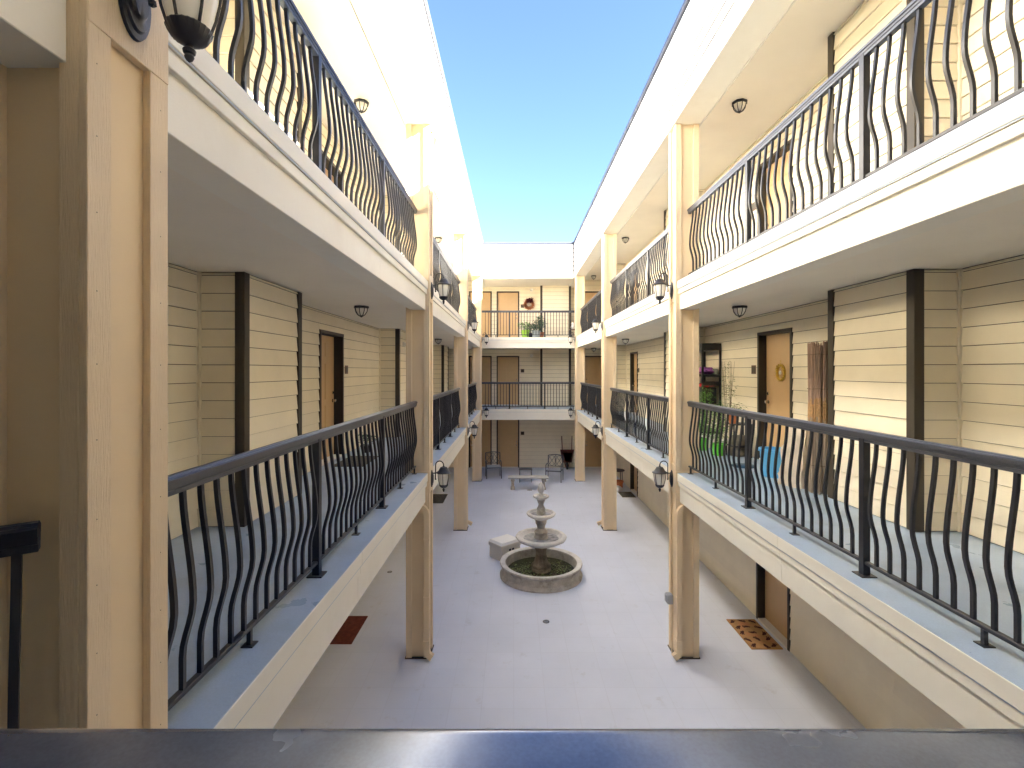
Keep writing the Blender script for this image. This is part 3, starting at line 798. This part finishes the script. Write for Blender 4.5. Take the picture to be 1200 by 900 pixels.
def bowl(r, z, d, nm, lob, amp):
    MB().lathe([(r*0.30, z-d), (r*0.55, z-d*0.86), (r*0.82, z-d*0.55), (r*0.95, z-d*0.36), (r*1.0, z-d*0.18), (r*0.985, z-d*0.04), (r*0.93, z+0.006), (r*0.84, z+0.004), (r*0.78, z-d*0.14), (r*0.60, z-d*0.42), (0.0001, z-d*0.55)],
               64, (0,0,0), lob, amp).obj(nm, M_stonel, f, True)
    MB().lathe([(r*0.60, z-d*0.42), (r*0.70, z-d*0.28), (0.0001, z-d*0.28)], 32).obj('bowl_water', M_water, f)
bowl(0.525, 0.82, 0.20, 'bowl', 12, 0.010)
MB().lathe([(0.135, 0.70), (0.140, 0.80), (0.125, 0.83), (0.130, 0.86), (0.138, 0.90), (0.105, 0.94), (0.075, 0.97), (0.085, 1.02), (0.110, 1.07), (0.115, 1.12), (0.13, 1.16)], 28, (0,0,0), 10, 0.02).obj('stem', M_stone, f, True)
bowl(0.300, 1.29, 0.14, 'bowl', 12, 0.010)
MB().lathe([(0.088, 1.22), (0.090, 1.30), (0.075, 1.34), (0.085, 1.38), (0.06, 1.42), (0.05, 1.46), (0.07, 1.51), (0.085, 1.56)], 24, (0,0,0), 8, 0.02).obj('stem', M_stone, f, True)
bowl(0.165, 1.64, 0.09, 'bowl', 6, 0.02)
MB().lathe([(0.045, 1.58), (0.05, 1.66), (0.035, 1.69), (0.05, 1.71), (0.068, 1.755), (0.070, 1.80), (0.055, 1.85), (0.030, 1.895), (0.0001, 1.925)], 24, (0,0,0), 8, 0.05).obj('pineapple_finial', M_stonel, f, True)
# algae and leaves floating in the basin
m = MB()
rnd = random.Random(3)
for i in range(420):
    a = rnd.choice((rnd.uniform(2.6, 4.4), rnd.uniform(-0.6, 0.9), rnd.uniform(0, 6.28))); rr = rnd.uniform(0.22, 0.66)
    p = (rr*math.cos(a), rr*math.sin(a), 0.108+rnd.uniform(0, 0.012)); d = (rnd.uniform(-1, 1), rnd.uniform(-1, 1), rnd.uniform(-0.1, 0.3))
    m.leaf(p, d, rnd.uniform(0.02, 0.055), 0.6, 0.0)
o = m.obj('floating_leaves', M_leafg, f); o['kind'] = 'stuff'

# ---------------------------------------------------------------- beige pump box beside the fountain
b = thing('storage_box', 'beige plastic box with a pale lid beside the fountain', 'box', (-0.26, 10.70, 0), R(41))
def taper_box(m, w, dpt, z0, z1, k):
    q = [(0,0),(w,0),(w,dpt),(0,dpt)]
    A = [m.bm.verts.new((x, y, z0)) for x, y in q]; B = [m.bm.verts.new((w/2+(x-w/2)*k, dpt/2+(y-dpt/2)*k, z1)) for x, y in q]
    for i in range(4): m.bm.faces.new((A[i], A[(i+1)%4], B[(i+1)%4], B[i]))
    m.bm.faces.new(list(reversed(A))); m.bm.faces.new(B)
m = MB(); m.box(0.01, 0.54, 0.01, 0.44, 0.0, 0.022, 0.004); m.obj('base_skid', M_beige, b)
m = MB(); taper_box(m, 0.55, 0.45, 0.024, 0.29, 0.985)
bmesh.ops.bevel(m.bm, geom=list(m.bm.edges), offset=0.008, segments=2, affect='EDGES'); m.obj('body', M_beige, b)
m = MB(); m.box(-0.015, 0.565, -0.015, 0.465, 0.272, 0.355, 0.008); m.obj('lid_rim', M_beige, b)
m = MB(); taper_box(m, 0.57, 0.47, 0.3555, 0.405, 0.88); m.obj('lid', M_beigel, b, loc=(-0.01, -0.01, 0))
for x in (0.21, 0.30): MB().box(x, x+0.05, -0.012, 0.004, 0.205, 0.25, 0.003).obj('valve_knob', M_black, b)

# ---------------------------------------------------------------- floor drains
for (x, y, r_, lb) in ((0.545, 8.18, 0.055, 'small round floor drain in front of the fountain'), (-2.6, 10.2, 0.05, 'small round floor drain under the left walkway'), (0.56, 17.2, 0.09, 'floor drain behind the concrete bench')):
    o = MB().lathe([(0.0001, 0.001), (r_*0.78, 0.001), (r_*0.80, 0.004), (r_, 0.004), (r_*1.03, 0.0)], 20).obj('floor_drain', M_iron); o.location = (x, y, 0.001)
    for i in range(-2, 3): MB().box(-r_*0.7*math.cos(i*0.35), r_*0.7*math.cos(i*0.35), i*r_*0.28-0.003, i*r_*0.28+0.003, 0.0015, 0.0035).obj('grate_bar', M_grey, o)
    tag(o, lb, 'drain')

# ---------------------------------------------------------------- bench, chairs, side table
b = thing('concrete_bench', 'low pale concrete bench with two carved legs', 'bench', (0.515, 17.35, 0))
MB().box(-0.71, 0.71, -0.20, 0.20, 0.40, 0.455, 0.012).obj('seat', M_bench, b)
for s in (-1, 1):
    MB().box(s*0.55-0.075, s*0.55+0.075, -0.14, 0.14, 0.0, 0.07, 0.008).box(s*0.55-0.05, s*0.55+0.05, -0.10, 0.10, 0.07, 0.30, 0.012).box(s*0.55-0.07, s*0.55+0.07, -0.13, 0.13, 0.30, 0.399, 0.01).obj('leg', M_stone, b)

def patio_chair(label, loc, rotz):
    t = thing('patio_chair', label, 'chair', loc, rotz, 'grey metal patio armchairs')
    w = 0.29
    for s in (-1, 1):
        MB().tube([(s*w, -0.24, 0), (s*w, -0.24, 0.42), (s*w, -0.22, 0.62)], 0.014, square=True).obj('leg', M_iron, t)
        MB().tube([(s*w, 0.26, 0), (s*w, 0.24, 0.42), (s*w, 0.30, 0.93)], 0.014, square=True).obj('leg', M_iron, t)
        MB().tube([(s*w, -0.25, 0.62), (s*w, -0.10, 0.655), (s*w, 0.12, 0.65), (s*w, 0.27, 0.64)], 0.017, 6).obj('armrest', M_iron, t, True)
    m = MB().box(-w, w, -0.25, 0.24, 0.40, 0.43, 0.004); m.obj('seat_frame', M_iron, t)
    MB().box(-w+0.02, w-0.02, -0.24, 0.22, 0.431, 0.465, 0.012).obj('seat', M_grey, t)
    def yb(z): return 0.24 + (z-0.42)*0.118
    MB().tube([(-w, yb(0.93), 0.93), (-w*0.5, yb(0.95), 0.955), (0, yb(0.96), 0.965), (w*0.5, yb(0.95), 0.955), (w, yb(0.93), 0.93)], 0.014, 6).obj('back_rail', M_iron, t, True)
    MB().tube([(-w, yb(0.52), 0.52), (w, yb(0.52), 0.52)], 0.012, 6).obj('back_rail', M_iron, t)
    lat = MB()
    for cx in (-0.145, 0.145):
        pts = [(cx+0.13*math.cos(a), 0.02*0+yb(0.735+0.19*math.sin(a)), 0.735+0.19*math.sin(a)) for a in [2*math.pi*i/16 for i in range(17)]]
        lat.tube(pts, 0.007, 4)
        for q in (-1, 1):
            lat.tube([(cx-0.13, yb(0.735-q*0.19), 0.735-q*0.19), (cx, yb(0.735), 0.735), (cx+0.13, yb(0.735+q*0.19), 0.735+q*0.19)], 0.007, 4)
    lat.tube([(0, yb(0.52), 0.52), (0, yb(0.96), 0.96)], 0.008, 4)
    lat.obj('back_lattice', M_iron, t)
    return t
c1 = patio_chair('grey metal lattice back armchair in front of the middle ground floor door', (-0.80, 19.25, 0), R(8))
dup(c1, (1.56, 18.62, 0), R(-14), 'grey metal lattice back armchair to the right of the bench')
t = thing('side_table', 'small square metal side table behind the bench', 'table', (0.45, 18.55, 0))
MB().box(-0.25, 0.25, -0.20, 0.20, 0.47, 0.495, 0.004).obj('table_top', M_iron, t)
for sx in (-1, 1):
    for sy in (-1, 1): MB().box(sx*0.22-0.012, sx*0.22+0.012, sy*0.17-0.012, sy*0.17+0.012, 0, 0.469).obj('leg', M_iron, t)
MB().box(-0.21, 0.21, -0.012, 0.012, 0.12, 0.14).obj('stretcher', M_iron, t)

# wheelbarrow stood on its nose against the end wall
t = thing('wheelbarrow', 'old red wheelbarrow stood upright against the far end wall', 'wheelbarrow', (2.28, 20.75, 0))
m = MB()
A = [(-0.20, 0.02, 0.30), (0.20, 0.02, 0.30), (0.30, 0.0, 0.86), (-0.30, 0.0, 0.86)]
B = [(-0.10, -0.26, 0.40), (0.10, -0.26, 0.40), (0.20, -0.26, 0.76), (-0.20, -0.26, 0.76)]
va = [m.bm.verts.new(p) for p in A]; vb = [m.bm.verts.new(p) for p in B]
for i in range(4): m.bm.faces.new((va[i], va[(i+1)%4], vb[(i+1)%4], vb[i]))
m.bm.faces.new(vb)
bmesh.ops.solidify(m.bm, geom=list(m.bm.faces), thickness=0.006)
m.obj('tray', M_rust, t)
for s in (-1, 1):
    MB().tube([(s*0.06, 0.05, 0.12), (s*0.20, 0.06, 0.80), (s*0.22, 0.12, 1.42)], 0.017, 8).obj('handle', M_rust, t, True)
    MB().tube([(s*0.16, 0.04, 0.60), (s*0.18, 0.26, 0.62), (s*0.18, 0.26, 0.74)], 0.012, 6).obj('leg', M_iron, t)
w = MB().lathe([(0.10, -0.035), (0.155, -0.04), (0.175, -0.02), (0.175, 0.02), (0.155, 0.04), (0.10, 0.035)], 24, closed=True).obj('wheel', M_black, t, True); w.rotation_euler = (0, R(90), 0); w.location = (0, 0.05, 0.176)
h = MB().lathe([(0.0001, -0.025), (0.10, -0.02), (0.10, 0.02), (0.0001, 0.025)], 16).obj('hub', M_grey, w)

# ---------------------------------------------------------------- doormats
def mat_obj(name, label, x0, x1, y0, y1, z, mt, prints=False):
    o = MB().box(x0, x1, y0, y1, z, z+0.014, 0.004).obj(name, mt); tag(o, label, 'doormat')
    if prints:
        rnd = random.Random(12)
        for gx in range(3):
            for gy in range(5):
                cx = x0+(x1-x0)*(gx+0.5+rnd.uniform(-.12, .12))/3; cy = y0+(y1-y0)*(gy+0.5+rnd.uniform(-.14, .14))/5
                m = MB(); a = rnd.uniform(0, 6.28)
                for (dx, dy, rx, ry) in ((0, 0, .042, .030), (.045, .024, .016, .012), (.054, 0, .016, .012), (.045, -.026, .016, .012), (-.04, .014, .022, .018)):
                    vs = []
                    for k in range(9):
                        q = 2*math.pi*k/9
                        px = dx+rx*math.cos(q); py = dy+ry*math.sin(q)
                        vs.append(m.bm.verts.new((cx+px*math.cos(a)-py*math.sin(a), cy+px*math.sin(a)+py*math.cos(a), z+0.0165)))
                    m.bm.faces.new(vs)
                m.obj('paw_print', M_print, o)
    return o
mat_obj('doormat', 'orange coir doormat with dark paw shaped marks by the right ground floor door', 3.60, 4.08, 7.36, 8.24, 0.0, M_mator, True)
mat_obj('doormat', 'maroon doormat on the ground floor under the left walkway', -2.90, -2.50, 7.50, 8.35, 0.0, M_matred)
mat_obj('doormat', 'brown doormat on the ground floor farther along the left side', -2.80, -2.25, 15.5, 16.6, 0.0, M_matgrey)
mat_obj('doormat', 'dark green doormat by the far right ground floor door', 3.62, 4.08, 16.2, 16.9, 0.0, M_matgrey)
mat_obj('doormat', 'grey doormat outside the left middle floor door', -2.85, -2.35, 7.6, 8.5, 2.72, M_matgrey)

# ---------------------------------------------------------------- plants
def foliage(m, c, rx, rz, n, size, seed, droop=0.25, flat=0.6):
    rnd = random.Random(seed)
    for i in range(n):
        u = rnd.random()**0.6; a = rnd.uniform(0, 6.283); b = rnd.uniform(-1, 1)
        rr = math.sqrt(max(0, 1-b*b))*u
        p = (c[0]+rx*rr*math.cos(a), c[1]+rx*rr*math.sin(a), c[2]+rz*b*u)
        d = (math.cos(a)+rnd.uniform(-.6, .6), math.sin(a)+rnd.uniform(-.6, .6), rnd.uniform(-flat, flat))
        m.leaf(p, d, size*rnd.uniform(0.6, 1.3), 0.5, droop*rnd.random())
def potted(label, x, y, z, pr, ph, potm, leafm, fol, seed, stems=4, group=None, extra=None):
    t = thing('potted_plant', label, 'potted plant', (x, y, z), 0, group)
    MB().lathe([(pr*0.74, 0), (pr*0.94, ph*0.86), (pr*1.03, ph*0.87), (pr*1.03, ph), (pr*0.92, ph), (pr*0.90, ph*0.9), (0.0001, ph*0.88)], 20).obj('pot', potm, t, True)
    m = MB(); rnd = random.Random(seed+50); mz = max(c[2]+c[4]*0.6 for c in fol)
    for i in range(stems):
        a = rnd.uniform(0, 6.28); q = rnd.uniform(0.2, 0.5)
        m.tube([(0.3*pr*math.cos(a), 0.3*pr*math.sin(a), ph*0.85), (q*pr*math.cos(a), q*pr*math.sin(a), ph+(mz-ph)*0.5), (pr*q*1.8*math.cos(a+0.5), pr*q*1.8*math.sin(a+0.5), mz)], 0.005, 5, taper=(1, 0.8, 0.4))
    o = m.obj('stem', M_twig if leafm is M_leafg else leafm, t)
    o['kind'] = 'stuff'
    m = MB()
    for i, (cx, cy, cz, rx, rz, n, sz) in enumerate(fol): foliage(m, (cx, cy, cz), rx, rz, n, sz, seed+i)
    o = m.obj('foliage', leafm, t); o['kind'] = 'stuff'
    return t
D2, D3 = DECK[2], DECK[3]
potted('leafy green plant in a lime green pot, right of the second column', 3.64, 8.64, D2, 0.125, 0.21, M_lime, M_leaf,
       [(0, 0, 0.42, 0.17, 0.22, 260, 0.06), (0.03, 0.05, 0.75, 0.12, 0.25, 160, 0.05)], 1, group='green plants by the door on the right walkway')
potted('leafy plant in the lime green pot nearest the second right column', 3.56, 9.2, D2, 0.115, 0.22, M_lime, M_leaf,
       [(0, 0, 0.42, 0.18, 0.22, 260, 0.06), (-0.05, 0, 0.85, 0.12, 0.26, 170, 0.055)], 11, group='green plants by the door on the right walkway')
potted('tall thin tomato like plant staked in a pale pot', 3.93, 8.93, D2, 0.13, 0.24, M_white, M_leafg,
       [(0, 0, 0.6, 0.17, 0.3, 180, 0.05), (0.02, 0, 1.15, 0.14, 0.33, 150, 0.045), (-0.02, 0.0, 1.55, 0.05, 0.2, 50, 0.035)], 21, stems=7, group='green plants by the door on the right walkway')
potted('wide bushy plant in a white tub behind the lime green pots', 3.80, 9.55, D2, 0.15, 0.25, M_white, M_leaf,
       [(0, 0, 0.55, 0.22, 0.3, 260, 0.06), (0, 0.05, 1.0, 0.15, 0.22, 130, 0.05)], 31, group='green plants by the door on the right walkway')
# little plant stand with a terracotta pot
t = thing('plant_stand', 'low dark plant stand near the gold wreath door', 'stand', (3.94, 8.52, D2))
MB().box(-0.17, 0.17, -0.17, 0.17, 0.56, 0.58, 0.004).obj('shelf', M_black, t)
for sx in (-1, 1):
    for sy in (-1, 1): MB().box(sx*0.15-0.01, sx*0.15+0.01, sy*0.15-0.01, sy*0.15+0.01, 0, 0.559).obj('leg', M_black, t)
MB().box(-0.15, 0.15, -0.15, 0.15, 0.18, 0.195).obj('shelf', M_black, t)
potted('terracotta pot with a sprawling grey green plant on the low stand', 3.84, 8.50, D2+0.58, 0.09, 0.15, M_terra, M_leafg,
       [(0, 0, 0.25, 0.22, 0.13, 180, 0.045)], 41)
# grey bag or soil sack below the stand
def sack(name, label, cat, loc, sx, sy, sz, lean, mt, seed, rotz=0, fold=0.018):
    m = MB(); bmesh.ops.create_cube(m.bm, size=1)
    bmesh.ops.subdivide_edges(m.bm, edges=list(m.bm.edges), cuts=11, use_grid_fill=True)
    for v in m.bm.verts:
        p = v.co.copy(); h = p.z+0.5
        k = (1 - 0.25*h**2)
        q = Vector((p.x*k, p.y*(1-0.45*h), h))
        rr = math.hypot(p.x, p.y)*2
        q.x *= 1-0.12*max(0, rr-0.9); q.y *= 1-0.12*max(0, rr-0.9)
        q = Vector((q.x*sx, q.y*sy, q.z*sz))
        nn = noise.noise(Vector((q.x*7+seed, q.y*7, q.z*5)))+0.5*noise.noise(Vector((q.x*16+seed, q.y*16, q.z*12)))
        q.x += nn*fold; q.y += nn*fold*1.4 + lean*h*h; q.z += noise.noise(Vector((q.x*9, seed, q.y*9)))*0.04*h*sz
        v.co = q
    o = m.obj(name, mt, None, True); o.location = loc; o.rotation_euler = (0, 0, rotz)
    tag(o, label, cat); return o
sack('soil_bag', 'grey brown soil bag on the walkway below the plant stand', 'bag', (3.97, 8.58, D2+0.003), 0.27, 0.24, 0.36, 0.0, mat('weathered_grey_sack', (0.23, 0.21, 0.17), 0.8, var=0.3, vscale=9), 4, R(20))
# blue tub and lid
t = thing('plastic_tub', 'light blue plastic tub in front of the tan door', 'tub', (3.71, 6.92, D2))
MB().lathe([(0.155, 0.0), (0.165, 0.01), (0.190, 0.36), (0.210, 0.365), (0.212, 0.392), (0.190, 0.395), (0.182, 0.36), (0.150, 0.02), (0.0001, 0.016)], 32).obj('body', M_blue, t, True)
for s in (-1, 1):
    MB().tube([(s*0.20, -0.05, 0.378), (s*0.235, -0.03, 0.376), (s*0.235, 0.03, 0.376), (s*0.20, 0.05, 0.378)], 0.009, 6).obj('handle', M_blue, t, True)
tag(MB().lathe([(0.0001, 0.0), (0.17, 0.0), (0.185, 0.012), (0.17, 0.022), (0.0001, 0.02)], 28).obj('round_lid', M_navy, None, True, (3.60, 7.62, D2+0.001)), 'dark blue round lid lying flat beside the blue tub', 'lid')
sack('burlap_sack', 'pale burlap sack slumped between the blue tub and the reed roll', 'sack', (3.69, 6.36, D2+0.003), 0.32, 0.30, 0.80, 0.10, M_sack, 9, R(-62), 0.045)
# reed roll
t = thing('reed_roll', 'rolled brown reed screen standing upright beside the dark corner post', 'reed screen', (3.745, 5.98, D2), 0)
rnd = random.Random(5)
m = MB(); mmid = MB(); mlow = MB()
for i in range(110):
    a = rnd.uniform(0, 6.283); rr = 0.125*math.sqrt(rnd.random()); 
    if rnd.random() < 0.6: rr = rnd.uniform(0.10, 0.128)
    x, y = rr*math.cos(a)*0.85, rr*math.sin(a)
    top = 1.83 + rnd.uniform(-0.05, 0.03); r0 = rnd.uniform(0.005, 0.0095)
    w1, w2 = rnd.uniform(-.006, .006), rnd.uniform(-.006, .006)
    c1, c2 = 0.88+rnd.uniform(-.06, .06), 1.13+rnd.uniform(-.05, .05)
    mlow.tube([(x*1.03, y*1.03, rnd.uniform(0, .02)), (x+w1, y+w2, 0.62), (x, y, c1)], r0, 4)
    mmid.tube([(x, y, c1), (x-w2, y+w1, c2)], r0, 4)
    m.tube([(x-w2, y+w1, c2), (x*1.0, y*1.0, 1.5), (x*1.02, y*1.04, top)], r0, 4)
m.obj('reed', M_reed, t)['kind'] = 'stuff'
mmid.obj('bare_reed', M_reedo, t)['kind'] = 'stuff'
mlow.obj('weathered_reed', M_reedg, t)['kind'] = 'stuff'
for z in (0.35, 0.80, 1.28, 1.70):
    mm = MB(); pts = [(0.112*math.cos(q), 0.132*math.sin(q), z+0.004*math.sin(5*q)) for q in [2*math.pi*i/20 for i in range(21)]]
    mm.tube(pts, 0.003, 4); mm.obj('wire_band', M_twig, t)
# black shelf rack with things
t = thing('shelf_rack', 'tall black storage rack against the right wall, half behind the second column', 'shelf rack', (3.95, 10.12, D2))
hx, hy = 0.175, 0.40
for sx in (-1, 1):
    for sy in (-1, 1): MB().box(sx*hx-0.018, sx*hx+0.018, sy*hy-0.018, sy*hy+0.018, 0, 2.02).obj('upright', M_black, t)
for z in (0.25, 0.78, 1.38, 1.98):
    MB().box(-hx-0.02, hx+0.02, -hy-0.02, hy+0.02, z if z < 1.9 else z-0.07, z+0.05 if z < 1.9 else z+0.07, 0.004).obj('shelf', M_black, t)
for z in (1.22,): MB().box(-hx, hx, -hy-0.012, -hy+0.006, z-0.02, z+0.07).obj('end_rail', M_black, t)
def cloth(name, label, cat, loc, sx, sy, sz, mt, seed):
    m = MB(); m.sphere((0, 0, 0), 1, 3)
    for v in m.bm.verts:
        n_ = noise.noise(v.co*1.8+Vector((seed, 0, 0)))*0.35 + noise.noise(v.co*4+Vector((seed, 3, 0)))*0.18
        p = v.co*(1+n_); v.co = Vector((p.x*sx, p.y*sy, max(0, (p.z*0.5+0.45))*sz))
    o = m.obj(name, mt, None, True); o.location = loc; tag(o, label, cat); return o
cloth('folded_cloth', 'crumpled purple cloth on the upper shelf of the black rack', 'cloth', (3.93, 9.98, D2+1.431), 0.16, 0.26, 0.16, M_purple, 2)
cloth('plastic_bag', 'bright red bag lying on the black crate in the rack', 'bag', (3.92, 9.96, D2+1.165), 0.17, 0.24, 0.10, M_red, 6)
tag(MB().box(-0.14, 0.14, -0.28, 0.28, 0, 0.33, 0.01).obj('storage_crate', M_black, None, False, (3.95, 10.08, D2+0.831)), 'black plastic crate on the middle shelf of the rack', 'crate')
tag(MB().lathe([(0.05, 0), (0.065, 0.11), (0.06, 0.11), (0.0001, 0.10)], 16).obj('small_pot', M_potg, None, True, (4.05, 9.80, D2+1.431)), 'small grey pot beside the purple cloth on the rack', 'pot')
# gold wreath on the door
t = thing('door_wreath', 'small golden wreath with a white heart on the right middle floor door', 'wreath', (WR+0.085, 7.74, D2+1.47))
m = MB(); rnd = random.Random(8)
for i in range(90):
    a = 2*math.pi*i/90; rr = 0.105+rnd.uniform(-0.02, 0.02)
    m.leaf((-0.012+rnd.uniform(-.012, .01), rr*math.cos(a), rr*math.sin(a)*1.15), (-0.4, -math.sin(a)+rnd.uniform(-.6, .6), math.cos(a)+rnd.uniform(-.6, .6)), 0.045, 0.5, 0)
pts = [(0, 0.105*math.cos(q), 0.12*math.sin(q)) for q in [2*math.pi*i/24 for i in range(25)]]
m.tube(pts, 0.021, 6); m.obj('ring', M_gold, t)
MB().sphere((-0.01, 0, 0.0), 0.035, 2, (0.3, 1, 1)).obj('heart', M_white, t, True)
MB().tube([(0, 0, 0.13), (0.0, 0, 0.2)], 0.004, 5).obj('hanger', M_gold, t)
# dried flower wreath on the far top floor wall
t = thing('wall_wreath', 'round dried flower wreath with dark red bow on the far top floor wall', 'wreath', (0.665, YE-0.055, D3+1.575))
m = MB(); rnd = random.Random(9)
for i in range(700):
    a = rnd.uniform(0, 6.283); q = rnd.uniform(0, 6.283); rt = rnd.uniform(0.02, 0.085)
    rr = 0.175+rt*math.cos(q)
    m.leaf((rr*math.cos(a), -0.03-abs(rt*math.sin(q))*0.6, rr*math.sin(a)), (rnd.uniform(-1, 1), -0.8, rnd.uniform(-1, 1)), 0.05, 0.7, 0.1)
pts = [(0.175*math.cos(q), -0.02, 0.175*math.sin(q)) for q in [2*math.pi*i/24 for i in range(25)]]
m.tube(pts, 0.045, 8); m.obj('flower_ring', M_wreath, t)
m = MB()
for i in range(160):
    m.leaf((rnd.uniform(-0.10, 0.16), -0.10+rnd.uniform(-.02, .02), 0.16+rnd.uniform(-0.10, 0.08)), (rnd.uniform(-1, 1), -0.4, rnd.uniform(-1, 1)), 0.07, 0.7, 0.1)
m.obj('bow', M_wine, t)

# plants by the railing on the far top floor
potted('bright lime plant pot with yellow green leaves on the far top walkway', 0.47, 19.62, D3, 0.17, 0.32, mat('yellow_green_pot', (0.33, 0.58, 0.06), 0.4), M_leaf,
       [(0, 0, 0.5, 0.24, 0.22, 240, 0.08), (-0.2, 0, 0.55, 0.12, 0.15, 60, 0.06)], 61, group='plants behind the far top railing')
potted('dark green bushy plant in a rounded grey pot on the far top walkway', 0.90, 19.66, D3, 0.19, 0.30, M_potg, M_leafd,
       [(0, 0, 0.5, 0.30, 0.24, 320, 0.09)], 71, group='plants behind the far top railing')
potted('tall dark green plant beside the closet post on the far top walkway', 1.10, 19.95, D3, 0.15, 0.26, M_terra, M_leafd,
       [(0, 0, 0.6, 0.22, 0.36, 300, 0.09), (0.0, 0, 0.85, 0.14, 0.14, 90, 0.08)], 81, group='plants behind the far top railing')
potted('low blue green plant between the two pots on the far top walkway', 0.68, 19.85, D3, 0.14, 0.22, M_black, M_leafd,
       [(0, 0, 0.42, 0.26, 0.22, 240, 0.08)], 91, group='plants behind the far top railing')
t = thing('side_stand', 'small dark stand in the right corner of the far top walkway', 'stand', (2.42, 19.75, D3))
MB().box(-0.16, 0.12, -0.15, 0.15, 0.34, 0.37, 0.003).obj('shelf', M_plaque, t)
for sx in (-0.14, 0.10):
    for sy in (-0.13, 0.13): MB().box(sx-0.012, sx+0.012, sy-0.012, sy+0.012, 0, 0.339).obj('leg', M_black, t)
tag(MB().lathe([(0.06, 0), (0.10, 0.08), (0.07, 0.16), (0.09, 0.22), (0.05, 0.26), (0.0001, 0.28)], 16).obj('white_vase', M_white, None, True, (2.40, 19.72, D3+0.371)), 'rounded white vase on the small stand of the far top walkway', 'vase')
# left middle walkway plant
potted('small dark green plant beside the grey mat on the left walkway', -2.72, 8.95, D2, 0.10, 0.13, M_black, M_leafd,
       [(0, 0, 0.26, 0.15, 0.13, 160, 0.06)], 101)
# things beside the far right ground floor door
t = thing('small_table', 'small brown table by the far right ground floor wall', 'table', (3.78, 17.75, 0))
MB().lathe([(0.0001, 0.58), (0.26, 0.58), (0.26, 0.61), (0.0001, 0.612)], 20).obj('table_top', M_plaque, t)
for k in range(4):
    a = math.pi/4+math.pi/2*k
    MB().tube([(0.2*math.cos(a), 0.2*math.sin(a), 0.58), (0.22*math.cos(a), 0.22*math.sin(a), 0)], 0.013, 6).obj('leg', M_iron, t)
tag(MB().lathe([(0.13, 0), (0.17, 0.26), (0.185, 0.26), (0.185, 0.31), (0.16, 0.31), (0.15, 0.28), (0.0001, 0.27)], 24).obj('clay_pot', M_terra, None, True, (3.72, 17.30, 0.001)), 'large orange clay pot below the small brown table', 'pot')
cloth('white_bag', 'white plastic bag on the floor beside the clay pot', 'bag', (3.62, 16.98, 0.001), 0.17, 0.15, 0.22, M_white, 13)
# red planter on the right top walkway
tag(MB().lathe([(0.09, 0), (0.12, 0.2), (0.13, 0.2), (0.13, 0.23), (0.11, 0.23), (0.0001, 0.2)], 20).obj('red_pot', M_red, None, True, (2.95, 10.9, D3+0.001)), 'small red pot on the right top floor walkway', 'pot')
